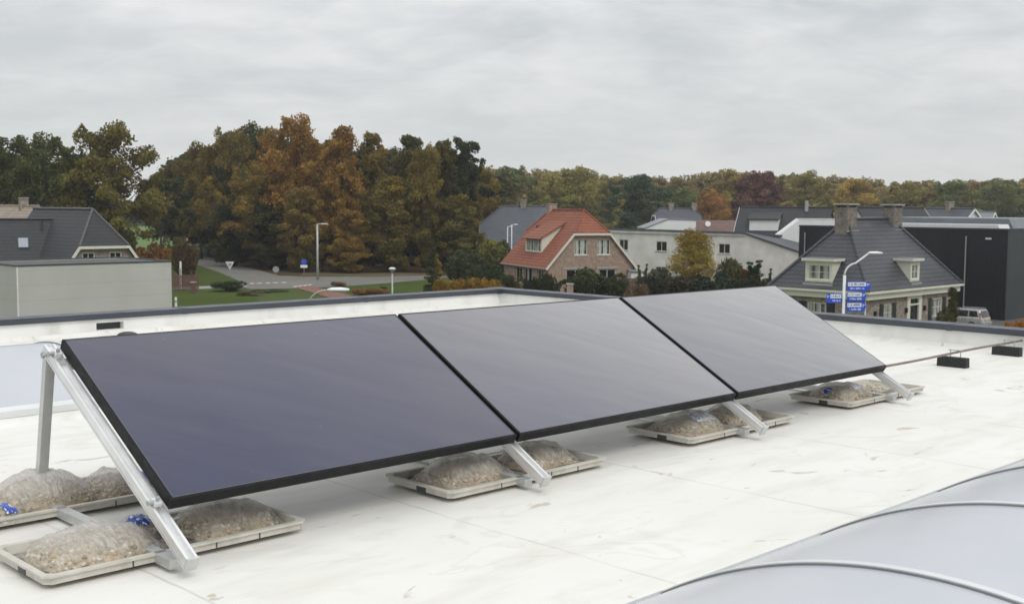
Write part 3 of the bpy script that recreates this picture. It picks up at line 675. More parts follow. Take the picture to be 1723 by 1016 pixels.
bag(9.12, 4.88, .32, .32, .06, .1, 'low gravel bag right of the rail in the tray at the right end', 12)

# conduit on rubber blocks
m = MB(); pts = [R(a, 5.09 + .006 * math.sin(a * 1.1), .150 + .004 * math.sin(a * 2.3)) for a in np.linspace(8.95, 12.93, 30)]; m.tube(pts, .012, 8)
tag(m.build('conduit_pipe', 'conduit', smooth=True), 'thin brown conduit pipe running from the panels to the right parapet', 'pipe')
def block(a, label):
    r = thing('pipe_support', label, 'pipe support', R(a, 5.13), ROT, 'rubber blocks carrying the conduit')
    m = MB(); m.extrude([(-.05, -.15, 0), (.05, -.15, 0), (.042, -.15, .10), (-.042, -.15, .10)], (0, .30, 0)); m.build('block', 'black_rubber', r, bevel=.006)
    for y in (-.075, .03):
        m = MB(); m.tube([(0, y, .095), (0, y, .165)], .005, 6); m.build('rod', 'galv', r)
    m = MB(); m.box(-.008, .008, -.09, .05, .166, .174); m.build('strap', 'galv', r)
    return r
b0 = block(11.30, 'black rubber pipe block nearer to the solar panels'); dup(b0, R(12.62, 5.13), ROT, 'black rubber pipe block at the right edge of the picture')

# ------------------------------------------------------------------ buildings
def window(parent, o, d, nout, s0, s1, z0, z1, cols=2, rows=1, fm='white_paint', gm_='glass_dark', fw_=.07, rec=.10, sill=True, name='window', proud=None):
    o0, o1 = (-rec - .06, -rec) if proud is None else (-.02, proud)
    m = MB(); e = .002
    m.obox(o, d, nout, s0 - e, s0 + fw_, z0, z1, o0, o1); m.obox(o, d, nout, s1 - fw_, s1 + e, z0, z1, o0, o1)
    m.obox(o, d, nout, s0 + fw_, s1 - fw_, z0 - e, z0 + fw_, o0, o1); m.obox(o, d, nout, s0 + fw_, s1 - fw_, z1 - fw_, z1 + e, o0, o1)
    for c in range(1, cols):
        s = s0 + (s1 - s0) * c / cols; m.obox(o, d, nout, s - .035, s + .035, z0 + fw_, z1 - fw_, o0, o1 - .008)
    for r in range(1, rows):
        z = z0 + (z1 - z0) * r / rows; m.obox(o, d, nout, s0 + fw_, s1 - fw_, z - .02, z + .02, o0, o1 - .014)
    w_ = m.build(name, fm, parent)
    m = MB(); m.obox(o, d, nout, s0 + .02, s1 - .02, z0 + .02, z1 - .02, o0 - .02, o0 + .02); m.build('pane', gm_, w_)
    if sill: m = MB(); m.obox(o, d, nout, s0 - .08, s1 + .08, z0 - .09, z0 - .003, -rec, .06); m.build('sill', 'grey_trim' if fm != 'cream_paint' else 'cream_paint', w_)
    return w_
def rect(s0, s1, z0, z1): return [(s0, z0), (s1, z0), (s1, z1), (s0, z1)]
def hole(w_): return rect(w_[0], w_[1], max(.02, w_[2]), w_[3])

def gable_roof(root, W, L, ze, zr, zhf, zhb, oh, og, tmat, t=.14, verge='cream_paint', cap=None):
    cap = cap or tmat
    sl_ = (zr - ze) / (W / 2); zeo = ze - oh * sl_; y0, y1 = -og, L + og
    def end(zh, y, sg):
        if zh is None: return [(W / 2, y, zr)], None
        xh = (zh - ze) / sl_; hb = (zr - zh) / sl_ ; return [(W / 2, y + sg * hb, zr), (xh, y, zh)], xh
    fe, xf = end(zhf, y0, 1); be, xb = end(zhb, y1, -1)
    for side in (0, 1):
        fx = (lambda p: p) if side == 0 else (lambda p: (W - p[0], p[1], p[2]))
        poly = [(-oh, y0, zeo), (-oh, y1, zeo)] + be[::-1] + fe
        m = MB(); m.slab([fx(p) for p in poly], t); m.build('roof', tmat, root)
        xe = W / 2 if xf is None else xf; zt = zr if xf is None else zhf
        if verge:
            m = MB(); a, b = fx((-oh, y0 - .02, zeo - .12)), fx((xe, y0 - .02, zt - .12)); m.bar(a, b, .05, .24, (0, 1, 0) if False else (0, 0, 1)); m.build('bargeboard', verge, root)
        m = MB(); m.tube([fx((-oh - .06, y0, zeo - .06)), fx((-oh - .06, y1, zeo - .06))], .07, 8); m.build('gutter', 'grey_trim', root)
    for e_, xh, zh, y in ((fe, xf, zhf, y0), (be, xb, zhb, y1)):
        if xh is None: continue
        m = MB(); m.slab([(xh, y, zh), (W - xh, y, zh), (W / 2, e_[0][1], zr)], t); m.build('hip_roof', tmat, root)
        for x in (xh, W - xh): m = MB(); m.tube([(x, y, zh + .03), (W / 2, e_[0][1], zr + .03)], .10, 8); m.build('hip_cap', cap, root)
        if y < 1: m = MB(); m.box(xh - .1, W - xh + .1, y - .06, y + .02, zh - .26, zh - .02); m.build('hip_fascia', verge or 'grey_trim', root)
    m = MB(); m.tube([(W / 2, fe[0][1], zr + .03), (W / 2, be[0][1], zr + .03)], .11, 8); m.build('ridge_cap', cap, root)
    return sl_
def gable_poly(W, ze, zr, zh):
    sl_ = (zr - ze) / (W / 2)
    if zh is None: return [(0, 0), (W, 0), (W, ze), (W / 2, zr - .1), (0, ze)]
    xh = (zh - ze) / sl_; return [(0, 0), (W, 0), (W, ze), (W - xh, zh - .05), (xh, zh - .05), (0, ze)]

# red roofed brick house
A = onz(922, 452, 2.9); W_, L_ = hit(A, math.radians(68), 1066), 13.0
red = thing('brick_house', 'pink brick house with red tiled half hipped roof and one dormer', 'house', (A.x, A.y, 0), rotfor(math.radians(68)))
ze, zr, zh = 3.3, 9.25, 6.75; oh = .35
sl_ = gable_roof(red, W_, L_, ze, zr, zh, zh, oh, .3, 'tile_red')
fwn = [(W_ / 2 - 2.05, W_ / 2 - .45, 4.35, 6.05), (W_ / 2 + .75, W_ / 2 + 2.35, 4.35, 6.05), (2.2, 4.5, .5, 2.75), (6.2, 8.3, .5, 2.75)]
m = MB(); m.wall((0, 0), (1, 0), (0, 1), gable_poly(W_, ze, zr, zh), [hole(q) for q in fwn], .3); m.build('gable_wall', 'brick_pink', red)
for i, q in enumerate(fwn):
    window(red, (0, 0), (1, 0), (0, -1), *q, 2, 1, 'cream_paint', 'glass_curtain' if i < 2 else 'glass_dark', .09)
    if i > 1: m = MB(); m.box(q[0] - .3, q[1] + .3, -.04, .0, q[3] + .03, q[3] + .25); m.build('lintel', 'chimney_cap', red)
swn = [(1.0, 2.6, .7, 2.7), (4.2, 6.4, .9, 2.7), (7.1, 9.0, .9, 2.7)]
m = MB(); m.wall((0, 0.31), (0, 1), (1, 0), rect(0, L_ - .62, 0, ze), [hole(q) for q in swn], .3); m.build('side_wall', 'brick_pink', red)
for q in swn: window(red, (0, .31), (0, 1), (-1, 0), *q, 2, 1, 'cream_paint', 'glass_dark', .09)
m = MB(); m.box(W_ - .3, W_, .31, L_ - .31, 0, ze); m.build('side_wall', 'brick_pink', red)
m = MB(); m.wall((0, L_), (1, 0), (0, -1), gable_poly(W_, ze, zr, zh), [], .3); m.build('gable_wall', 'brick_pink', red)
m = MB(); m.box(W_ + .001, W_ + .05, .0, L_, 2.3, 2.6); m.build('trim', 'white_paint', red)
# wide dormer with a long sloping roof on the left roof plane (local x small side)
d0, d1 = 4.2, 8.9; zt, zb = 6.15, 4.55; xb = (zb - ze) / sl_ - .05; xr = (7.9 - ze) / sl_
m = MB(); m.extrude([(xb, d0, zb - .3), (xb, d0, zt), (xr, d0, 7.85), (xr, d0, 7.3), (xb + .5, d0, zb - .3)], (0, .16, 0)); dm = m.build('dormer_cheek', 'cream_paint', red)
m = MB(); m.extrude([(xb, d1, zb - .3), (xb, d1, zt), (xr, d1, 7.85), (xr, d1, 7.3), (xb + .5, d1, zb - .3)], (0, -.16, 0)); m.build('dormer_cheek', 'cream_paint', red)
m = MB(); m.slab([(xb - .45, d0 - .25, zt - .12), (xb - .45, d1 + .25, zt - .12), (xr + .1, d1 + .25, 8.03), (xr + .1, d0 - .25, 8.03)], .12); m.build('dormer_roof', 'tile_red', red)
m = MB(); m.wall((xb, d0 + .16), (0, 1), (1, 0), rect(0, d1 - d0 - .32, zb - .25, zt - .05), [rect(.15, d1 - d0 - .47, zb, zt - .15)], .12); m.build('dormer_front', 'cream_paint', red)
window(red, (xb, d0 + .16), (0, 1), (-1, 0), .15, d1 - d0 - .47, zb, zt - .15, 4, 1, 'cream_paint', 'glass_curtain', .08, .05)
m = MB(); m.box(2.9, 3.5, 9.6, 10.2, 6.9, 7.4); m.build('roof_vent', 'dark_trim', red)
m = MB(); m.box(W_ / 2 - .5, W_ / 2 + .5, L_ - 2.5, L_ - 1.7, 8.2, 9.9); ch = m.build('chimney', 'brick_pink', red)
m = MB(); m.box(W_ / 2 - .58, W_ / 2 + .58, L_ - 2.58, L_ - 1.62, 9.9, 10.0); m.build('cap', 'chimney_cap', ch)
m = MB(); m.tube([(-.1, .2, 3.1), (-.1, .2, .1)], .05, 8); m.build('drainpipe', 'grey_trim', red)
m = MB(); m.box(-.12, -.02, 5.3, 5.42, .2, 2.9); m.build('porch_post', 'white_paint', red)

# white rendered villa with hipped black roof
A = onz(1461, 492, 3.4); LR, WR = hit(A, TH, 1623), 8.7
vil = thing('brick_villa', 'taupe brick villa with black hipped roof, two broad chimneys and white cornice', 'house', (A.x, A.y, 0), ROT)
ze, zr = 3.4, 8.75; hr = WR / 2; sl_ = (zr - ze) / hr
r1, r2 = (hr, hr, zr), (LR - hr, hr, zr); c = [(0, 0, ze), (LR, 0, ze), (LR, WR, ze), (0, WR, ze)]
for poly in ([c[0], c[1], r2, r1], [c[1], c[2], r2], [c[2], c[3], r1, r2], [c[3], c[0], r1]):
    m = MB(); m.slab(poly, .12); m.build('roof', 'tile_black', vil)
for p, q in ((c[0], r1), (c[1], r2), (c[2], r2), (c[3], r1)):
    m = MB(); m.tube([(p[0], p[1], p[2] + .04), (q[0], q[1], q[2] + .04)], .13, 8); m.build('hip_cap', 'tile_black', vil)
m = MB(); m.tube([(hr, hr, zr + .04), (LR - hr, hr, zr + .04)], .13, 8); m.build('ridge_cap', 'tile_black', vil)
IN = .5
def hx(px): return hit((A.x - IN * V.x * -1, A.y + IN * V.y), TH, px) if False else hit(A + V * IN, TH, px)
def hy(px): return hit(A + U * IN, TH - math.pi / 2, px)
m = MB()
for (o, d, n, ln) in (((0, 0), (1, 0), (0, -1), LR), ((0, WR), (1, 0), (0, 1), LR)): m.obox(o, d, n, -.12, ln + .12, ze - .17, ze - .005, -.35, .12); m.obox(o, d, n, .1, ln - .1, ze - .62, ze - .18, -.49, -.12)
for (o, d, n, ln) in (((0, 0), (0, 1), (-1, 0), WR), ((LR, 0), (0, 1), (1, 0), WR)): m.obox(o, d, n, .36, ln - .36, ze - .17, ze - .006, -.35, .12); m.obox(o, d, n, .5, ln - .5, ze - .62, ze - .181, -.49, -.121)
m.build('cornice', 'cream_paint', vil)
fx = [(hx(1491), hx(1505.5), .25, 2.3), (hx(1572.5), hx(1590), .1, 2.35)]
dx = (hx(1534), hx(1550), .05, 2.55)
LX, LY = LR - IN, WR - IN
m = MB(); m.wall((0, IN), (1, 0), (0, 1), rect(IN, LX, 0, ze - .3), [hole(q) for q in fx] + [rect(dx[0], dx[1], .02, dx[3])], .3); m.build('front_wall', 'brick_taupe', vil)
for q in fx:
    window(vil, (0, IN), (1, 0), (0, -1), *q, 2, 3, 'cream_paint', 'glass_white', .10, .06)
    for s0_, s1_ in ((q[0] - .62, q[0] - .06), (q[1] + .06, q[1] + .62)):
        m = MB(); m.obox((0, IN), (1, 0), (0, -1), s0_, s1_, q[2] - .05, q[3] + .05, .005, .05); sh = m.build('shutter', 'dark_paint', vil)
        m = MB(); [m.obox((0, IN), (1, 0), (0, -1), s0_ + .06, s1_ - .06, z, z + .05, .0505, .06) for z in np.arange(q[2] + .1, q[3] - .1, .16)]; m.build('slats', 'dark_paint', sh)
m = MB()
for s0_, s1_, z0, z1 in ((dx[0] - .42, dx[0] + .08, .0, 2.78), (dx[1] - .08, dx[1] + .42, .0, 2.78), (dx[0] + .08, dx[1] - .08, 2.5, 2.78), (dx[0] + .08, dx[1] - .08, 1.98, 2.10)): m.obox((0, IN), (1, 0), (0, -1), s0_, s1_, z0, z1, -.05, .09)
fr = m.build('door_surround', 'cream_paint', vil)
m = MB(); m.obox((0, IN), (1, 0), (0, -1), dx[0] + .08, dx[1] - .08, .03, 1.98, -.16, -.1); do = m.build('door', 'dark_paint', vil)
m = MB()
for k in range(2): m.obox((0, IN), (1, 0), (0, -1), dx[0] + .25 + k * .45, dx[0] + .5 + k * .45, .9, 1.8, -.098, -.09)
m.build('door_glass', 'glass_dark', do)
m = MB(); m.obox((0, IN), (1, 0), (0, -1), dx[0] + .08, dx[1] - .08, 2.10, 2.5, -.14, -.1); m.build('fanlight', 'glass_dark', vil)
for px in (1475.5, 1528, 1559):
    x = hx(px); m = MB(); m.box(x - .09, x + .09, IN - .2, IN - .002, 1.45, 1.85); m.build('wall_lamp', 'dark_paint', vil, bevel=.02)
m = MB(); m.tube([(IN - .05, IN - .05, .1), (IN - .05, IN - .05, ze - .3)], .05, 8); m.build('drainpipe', 'white_paint', vil)
lw = (hy(1394), hy(1362), .5, 2.35)
m = MB(); m.wall((IN, 0), (0, 1), (1, 0), rect(IN + .3, LY - .3, 0, ze - .3), [hole(lw)], .3); m.build('side_wall', 'brick_taupe', vil)
window(vil, (IN, 0), (0, 1), (-1, 0), *lw, 3, 2, 'cream_paint', 'glass_white', .09, .06)
for s0_, s1_ in ((lw[0] - .75, lw[0] - .06), (lw[1] + .06, lw[1] + .75)):
    m = MB(); m.obox((IN, 0), (0, 1), (-1, 0), s0_, s1_, lw[2], lw[3] + .05, .005, .05); m.build('shutter', 'dark_paint', vil)
m = MB(); m.box(LX - .3, LX, IN + .3, LY - .3, 0, ze - .3); m.build('side_wall', 'brick_taupe', vil)
m = MB(); m.box(IN, LX, LY - .3, LY, 0, ze - .3); m.build('back_wall', 'brick_taupe', vil)
for x in (hr - .2, LR - hr + .2):
    m = MB(); m.box(x - .74, x + .74, hr - .55, hr + .55, 7.2, 9.68); ch = m.build('chimney', 'brick_chimney', vil)
    m = MB(); m.box(x - .55, x + .55, hr - .4, hr + .4, 9.68, 9.86); m.build('flue', 'dark_trim', ch)
    m = MB(); [m.box(x + sx * .65 - .09, x + sx * .65 + .09, hr + sy * .46 - .09, hr + sy * .46 + .09, 9.681, 9.86) for sx in (-1, 1) for sy in (-1, 1)]; m.build('cap_support', 'brick_chimney', ch)
    m = MB(); m.box(x - .88, x + .88, hr - .68, hr + .68, 9.861, 9.99); m.build('cap', 'chimney_cap', ch, bevel=.02)
    m = MB(); m.box(x - .8, x + .8, hr - .75, hr - .56, 7.75, 7.9); m.build('flashing', 'grey_metal', ch)
# dormers
def dormer(face, s0, s1, f, zb, zt, cols, gm_):
    bk = (zt - ze) / sl_
    if face == 'front': o, d, n = (0, f), (1, 0), (0, -1)
    else: o, d, n = (f, 0), (0, 1), (-1, 0)
    m = MB()
    for a, b in ((s0, s0 + .12), (s1 - .12, s1)): m.obox(o, d, n, a, b, zb - .2, zt, -(bk - f), -.13)
    ck = m.build('dormer_cheek', 'cream_paint', vil)
    m = MB(); m.wall(o, d, (-n[0], -n[1]), rect(s0, s1, zb - .15, zt), [rect(s0 + .2, s1 - .2, zb + .1, zt - .25)], .12); m.build('dormer_front', 'cream_paint', vil)
    window(vil, o, d, n, s0 + .2, s1 - .2, zb + .1, zt - .25, cols, 2, 'cream_paint', gm_, .10, .03, sill=True)
    m = MB(); m.obox(o, d, n, s0 - .22, s1 + .22, zt + .001, zt + .2, -(bk - f) - .3, .28); m.build('dormer_roof', 'cream_paint', vil)
    m = MB(); m.obox(o, d, n, s0 - .16, s1 + .16, zt + .201, zt + .23, -(bk - f) - .35, .22); m.build('dormer_roofing', 'metal_roof', vil)
    m = MB(); m.obox(o, d, n, s0 - .1, s1 + .1, zb - .32, zb - .16, -.1, .2); m.build('flashing', 'grey_metal', vil)
xd = hit(A + V * .5, TH, 1540)
dormer('front', xd - .75, xd + .75, .38, 3.95, 5.5, 1, 'glass_white')
yd0, yd1 = hit(A + U * .4, TH - math.pi / 2, 1403), hit(A + U * .4, TH - math.pi / 2, 1357)
dormer('side', yd0, yd1, .42, 4.0, 5.55, 2, 'glass_white')

# black corrugated hall to the right
A = onz(1690, 540, 0); LH = hit(A, TH - math.pi / 2, 1345); top = 7.85
hall = thing('black_hall', 'long black clad industrial hall with white roof edge behind the villa', 'hall', (A.x, A.y, 0), ROT)
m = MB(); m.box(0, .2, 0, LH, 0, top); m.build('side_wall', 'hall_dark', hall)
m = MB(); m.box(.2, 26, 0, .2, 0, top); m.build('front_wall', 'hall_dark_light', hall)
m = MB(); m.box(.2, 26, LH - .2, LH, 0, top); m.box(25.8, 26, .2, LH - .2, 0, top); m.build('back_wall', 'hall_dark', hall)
m = MB(); m.box(.2, 25.8, .2, LH - .2, top - .4, top - .3); m.build('roof', 'metal_roof', hall)
m = MB(); m.box(-.06, .26, -.06, LH + .05, top, top + .12); m.build('roof_edge', 'dark_trim', hall)
m = MB(); m.box(.27, 26, -.06, .26, top, top + .12); m.build('roof_edge', 'dark_trim', hall)
m = MB(); m.extrude([(.5, .9, top + .0), (.5, 1.1, top + .45), (.5, LH * .68, top + .45), (.5, LH * .68, top)], (2.2, 0, 0)); m.build('roof_light_strip', 'white_metal', hall, bevel=.05)
m = MB(); m.extrude([(4, 1.0, top - .3), (4, 1.6, top + .95), (4, LH - 4.5, top + .95), (4, LH - 3.9, top - .3)], (18, 0, 0)); m.build('raised_roof', 'metal_roof', hall)
for t_ in (hit(A, TH - math.pi / 2, 1627), LH - .7):
    m = MB(); m.tube([(-.08, t_, .2), (-.08, t_, top - .6)], .055, 8); m.build('drainpipe', 'grey_metal', hall)
m = MB(); m.box(-.1, -.02, 1.4, 1.9, top - .85, top - .7); m.build('wall_light', 'white_metal', hall)

# white long hall in the middle
A = gx(1252, 146); ztp = zat(391, 146)
LW = hit(A, TH - math.pi / 2, 985); LM = hit(A, TH + math.pi / 2, 1352)
wh = thing('white_hall', 'long white clad hall with sloping right roof edge behind the red roofed house', 'hall', (A.x, A.y, 0), ROT)
zl = zat(384, A.y + LW * V.y); zrt = zat(424, A.y - LM * V.y)
D_ = lambda px: hit(A, TH - math.pi / 2, px)
wn = []
for a_, b_, y0_, y1_ in ((1042, 1057, 403, 421), (1104, 1122.5, 406, 423), (1209.5, 1229, 410, 427)):
    s0_, s1_ = D_(b_), D_(a_); Dm = A.y + V.y * (s0_ + s1_) / 2; wn.append((s0_, s1_, zat(y1_, Dm, a_), zat(y0_, Dm, a_)))
s0_, s1_ = D_(1122.5), D_(1104); Dm = A.y + V.y * (s0_ + s1_) / 2; wn.append((s0_, s1_, zat(465, Dm), zat(447, Dm)))
m = MB(); m.wall((0, 0), (0, 1), (1, 0), [(-LM, 0), (LW, 0), (LW, zl), (0, ztp), (-LM, zrt)], [hole(q) for q in wn], .25); m.build('front_wall', 'hall_white', wh)
for q in wn: window(wh, (0, 0), (0, 1), (-1, 0), *q, 2, 1, 'white_paint', 'glass_brown', .08, .08)
m = MB(); m.slab([(-.15, LW, zl + .22), (14, LW, zl - .5), (14, 0, ztp - .5), (-.15, 0, ztp + .22)], .25); m.build('roof', 'slate', wh)
m = MB(); m.slab([(-.15, 0, ztp + .221), (14, 0, ztp - 1.2), (14, -LM, zrt - 1.2), (-.15, -LM, zrt + .2)], .25); m.build('sloping_roof', 'dark_trim', wh)
m = MB(); m.box(.25, 14, LW - .25, LW, 0, zl - .8); m.box(.25, 14, -LM, -LM + .25, 0, zrt - 1.6); m.box(13.8, 14, -LM + .25, LW - .25, 0, zrt - 1.6); m.build('rear_wall', 'hall_white', wh)
m = MB(); m.obox((0, 0), (0, 1), (-1, 0), 0, LW, ztp - .3, ztp - .26, .0, .18); m.build('gutter', 'grey_metal', wh)

# grey clad flat building at the left
A = onz(28, 446, 5.5); LF = hit(A, TH, 287)
fl = thing('flat_grey_building', 'light grey flat roofed building with horizontal panel cladding at the left edge', 'building', (A.x, A.y, 0), ROT)
m = MB(); m.box(0, LF, 0, .2, 0, 5.4); m.build('front_wall', 'cladding_grey', fl)
m = MB(); m.box(0, .2, .2, 8.0, 0, 5.4); m.build('side_wall', 'cladding_grey', fl)
m = MB(); m.box(LF - .2, LF, .2, 8.0, 0, 5.4); m.build('side_wall', 'cladding_grey', fl)
m = MB(); m.box(.2, LF - .2, 7.8, 8.0, 0, 5.4); m.build('rear_wall', 'cladding_grey', fl)
plain('bitumen', (.055, .057, .06), .6, var=.3, sc=.8)
m = MB(); m.box(.2, LF - .2, .2, 7.8, 5.2, 5.36); m.build('roof', 'bitumen', fl)
for q in ((-.05, LF + .05, -.05, .2), (-.05, LF + .05, 7.8, 8.05)): m = MB(); m.box(*q, 5.4, 5.5); m.build('roof_edge', 'dark_trim', fl, bevel=.01)
for q in ((-.05, .2, .201, 7.799), (LF - .2, LF + .05, .201, 7.799)): m = MB(); m.box(*q, 5.4, 5.5); m.build('roof_edge', 'dark_trim', fl, bevel=.01)
m = MB(); m.box(-.012, .06, -.012, .06, 0, 5.4); m.build('corner_trim', 'white_paint', fl)

# black roofed house behind it
A = gx(216, 101); 
W_, L_ = 9.2, 14.5; ze, zr, zh = 2.6, 0, 0
bh = thing('black_roof_house', 'house with half hipped black tiled roof and roof windows at the left', 'house', (0, 0, 0), ROT)
zr = zat(352, 104, 150); zh = zat(417, 97, 170)
# put the front gable so that its ridge end falls on photo column 157
slp = (zr - ze) / (W_ / 2); hb = (zr - zh) / slp
Pe = gx(157, 103.5); org = Vector((Pe.x, Pe.y, 0)) - U * (W_ / 2) - V * (hb - .4)
bh.location = org
gable_roof(bh, W_, L_, ze, zr, zh, None, .5, .4, 'tile_black_far', verge='cream_paint', cap=plain('ridge_grey', (.10, .10, .105), .6, var=.15))
fwn = [(W_ / 2 - 1.9, W_ / 2 - .7, zh - 1.75, zh - .55), (W_ / 2 + .6, W_ / 2 + 1.8, zh - 1.75, zh - .55)]
m = MB(); m.wall((0, 0), (1, 0), (0, 1), gable_poly(W_, ze, zr, zh), [hole(q) for q in fwn], .3); m.build('gable_wall', 'brick_taupe', bh)
for q in fwn: window(bh, (0, 0), (1, 0), (0, -1), *q, 2, 2, 'cream_paint', 'glass_dark', .12)
m = MB(); m.box(0, .3, .31, L_ - .31, 0, ze); m.build('side_wall', 'brick_taupe', bh)
m = MB(); m.box(W_ - .3, W_, .31, L_ - .31, 0, ze); m.build('side_wall', 'brick_taupe', bh)
m = MB(); m.wall((0, L_), (1, 0), (0, -1), gable_poly(W_, ze, zr, None), [], .3); m.build('gable_wall', 'brick_taupe', bh)
# lower wing on the left, its roof plane facing the viewer
org2 = org - V * (-3.0) - U * 7.4
wing = thing('black_roof_wing', 'lower black tiled roof with two skylights, left of the taller hipped house', 'house', gx(-60, 100), ROT - math.radians(20))
zr2 = zat(371, 101, 50); LW2 = 11.3; ze2 = 2.6; run = zr2 - ze2
m = MB(); m.slab([(-4, -.5, ze2 - .5), (LW2 + .1, -.5, ze2 - .5), (LW2 + .1, run, zr2), (-4, run, zr2)], .14); m.build('roof', 'tile_black_far', wing)
m = MB(); m.slab([(-4, run * 2 + .5, ze2 - .5), (LW2 + .1, run * 2 + .5, ze2 - .5), (LW2 + .1, run, zr2), (-4, run, zr2)], .14); m.build('roof', 'tile_black_far', wing)
m = MB(); m.tube([(-4, run, zr2 + .03), (LW2 + .1, run, zr2 + .03)], .11, 8); m.build('ridge_cap', 'tile_black_far', wing)
m = MB(); m.wall((LW2 - .3, 0), (0, 1), (1, 0), [(0, 0), (2 * run, 0), (2 * run, ze2), (run, zr2 - .1), (0, ze2)], [], .3); m.build('gable_wall', 'brick_taupe', wing)
m = MB(); m.box(-4, LW2 - .31, 0, .3, 0, ze2); m.build('front_wall', 'brick_taupe', wing)
def rwin(x, t, wd, ln):
    y = t * run; z = ze2 + t * run; q = math.sqrt(.5)
    P = lambda a, b, n: (x + a, y + b * q - n * q, z + b * q + n * q)
    m = MB(); m.hexa([P(a, b, n) for n in (-.02, .09) for a, b in ((0, 0), (wd, 0), (wd, ln), (0, ln))]); fr = m.build('roof_window', 'dark_trim', wing)
    m = MB(); m.hexa([P(a, b, n) for n in (.085, .1) for a, b in ((.08, .08), (wd - .08, .08), (wd - .08, ln - .08), (.08, ln - .08))]); m.build('pane', 'glass_sky', fr)
rwin(7.3, .71, .95, 1.35); rwin(4.3, .53, .95, 1.3)
m = MB(); m.tube([(6.4, run * .82, zr2 - 1.5), (6.4, run * .82, zr2 - .1)], .13, 8); m.build('vent_pipe', 'dark_trim', wing)

def far_house(name, label, px, D, th, W, L, ze, zr, tmat, wmat, zhf=None, zhb=None, oh=.4, verge='white_paint', chim=(), win=()):
    A = gx(px, D); r = thing(name, label, 'house', A, rotfor(th))
    s_ = gable_roof(r, W, L, ze, zr, zhf, zhb, oh, .3, tmat, verge=verge)
    m = MB(); m.wall((0, 0), (1, 0), (0, 1), gable_poly(W, ze, zr, zhf), [hole(q) for q in win], .3); m.build('gable_wall', wmat, r)
    for q in win: window(r, (0, 0), (1, 0), (0, -1), *q, 2, 1, 'white_paint', 'glass_dark', .09)
    m = MB(); m.wall((0, L), (1, 0), (0, -1), gable_poly(W, ze, zr, zhb), [], .3); m.build('gable_wall', wmat, r)
    m = MB(); m.box(0, .3, .31, L - .31, 0, ze); m.build('side_wall', wmat, r); m = MB(); m.box(W - .3, W, .31, L - .31, 0, ze); m.build('side_wall', wmat, r)
    for y in chim:
        m = MB(); m.box(W / 2 - .45, W / 2 + .45, y, y + .8, zr - .6, zr + .9); c_ = m.build('chimney', 'brick_taupe', r)
        m = MB(); m.box(W / 2 - .53, W / 2 + .53, y - .08, y + .88, zr + .9, zr + 1.0); m.build('cap', 'chimney_cap', c_)
    return r, s_
# far left tan house with yellow gable
far_house('tan_house', 'house with weathered tan roof and yellow gable behind the black roofs at the left', 14, 128, math.radians(52), 6.6, 16, 5.2, zat(347, 130, 40), 'tile_beige', 'stucco_yellow', verge='chimney_cap', chim=(5.5,))
# slate roofed house behind the red one
def ridge_house(name, label, px0, D0, px1, ydeg, W, ze, zr, tmat, wmat, zhf=None, zhb=None, chim=(), verge='white_paint', win=()):
    """a house whose ridge starts at photo column px0, distance D0 and runs along compass angle ydeg to column px1"""
    ty = math.radians(ydeg); tx = ty + math.pi / 2; Pq = gx(px0, D0); L = abs(hit(Pq, ty, px1))
    A = Pq - Vector((math.sin(tx), math.cos(tx), 0)) * (W / 2)
    r, s_ = far_house(name, label, 0, 10, tx, W, L, ze, zr, tmat, wmat, zhf, zhb, chim=chim, verge=verge, win=win); r.location = A; return r, s_, L
ridge_house('slate_house', 'large slate roofed house directly behind the red roofed house', 816, 180, 922, 97, 14, 3.4, zat(347, 180, 880), 'tile_slate', 'slate', zat(377, 180, 840), None, chim=(5.6,), verge='grey_trim', win=[(4.6, 5.8, 2.2, 4.6), (7.6, 8.8, 2.2, 4.6)])
sh = thing('orange_shed', 'low flat orange building with pale roof edge beside the slate roofed house', 'shed', gx(776, 188), rotfor(math.radians(85)))
m = MB(); m.box(0, 6.5, 0, 5, 0, 4.6); m.build('wall', 'rust_orange', sh); m = MB(); m.box(-.2, 6.7, -.2, 5.2, 4.6, 4.95); m.build('roof', 'chimney_cap', sh)
m = MB(); m.box(1.0, 2.0, -.03, .05, .1, 2.1); m.build('door', 'dark_paint', sh)
# middle distance roofs
D_k = 205
ridge_house('dark_roof_house', 'small dark tiled house with two chimneys behind the white hall', 1102, D_k, 1174, 86, 13, 3.2, zat(351, D_k, 1140), 'tile_slate', 'brick_taupe', zat(362, D_k, 1140), zat(362, D_k, 1140), chim=(2.4, 6.5))
wg = thing('white_gable_shed', 'white sloping gable wall standing above the white hall roof', 'building', gx(1084, 176), rotfor(math.radians(88)))
m = MB(); z1 = zat(371, 176, 1140); z0 = zat(386, 176, 1140); x1_ = (1171 - 1084) / F * 176
m.wall((0, 0), (1, 0), (0, 1), [(0, 0), (x1_, 0), (x1_, z1), (x1_ * .46, z1 + .1), (0, z0)], [], .3); m.build('gable_wall', 'white_wall', wg)
m = MB(); m.box(0, .3, .31, 8, 0, z0); m.build('side_wall', 'white_wall', wg); m = MB(); m.box(x1_ - .3, x1_, .31, 8, 0, z1 - .1); m.build('side_wall', 'white_wall', wg)
m = MB(); m.slab([(-.1, -.1, z0 + .15), (x1_ * .46, -.1, z1 + .25), (x1_ * .46, 8, z1 + .25), (-.1, 8, z0 + .15)], .12); m.slab([(x1_ * .46, -.1, z1 + .251), (x1_ + .1, -.1, z1 + .12), (x1_ + .1, 8, z1 + .12), (x1_ * .46, 8, z1 + .251)], .12); m.build('roof', 'metal_roof', wg)
bs = thing('brown_roof_building', 'low brown tiled roof between the white gable and the big dark roof', 'building', gx(1171.5, 178), rotfor(math.radians(88)))
x2 = (1245 - 1171) / F * 178; zt2, zb2 = zat(371, 178, 1200), zat(390, 178, 1200)
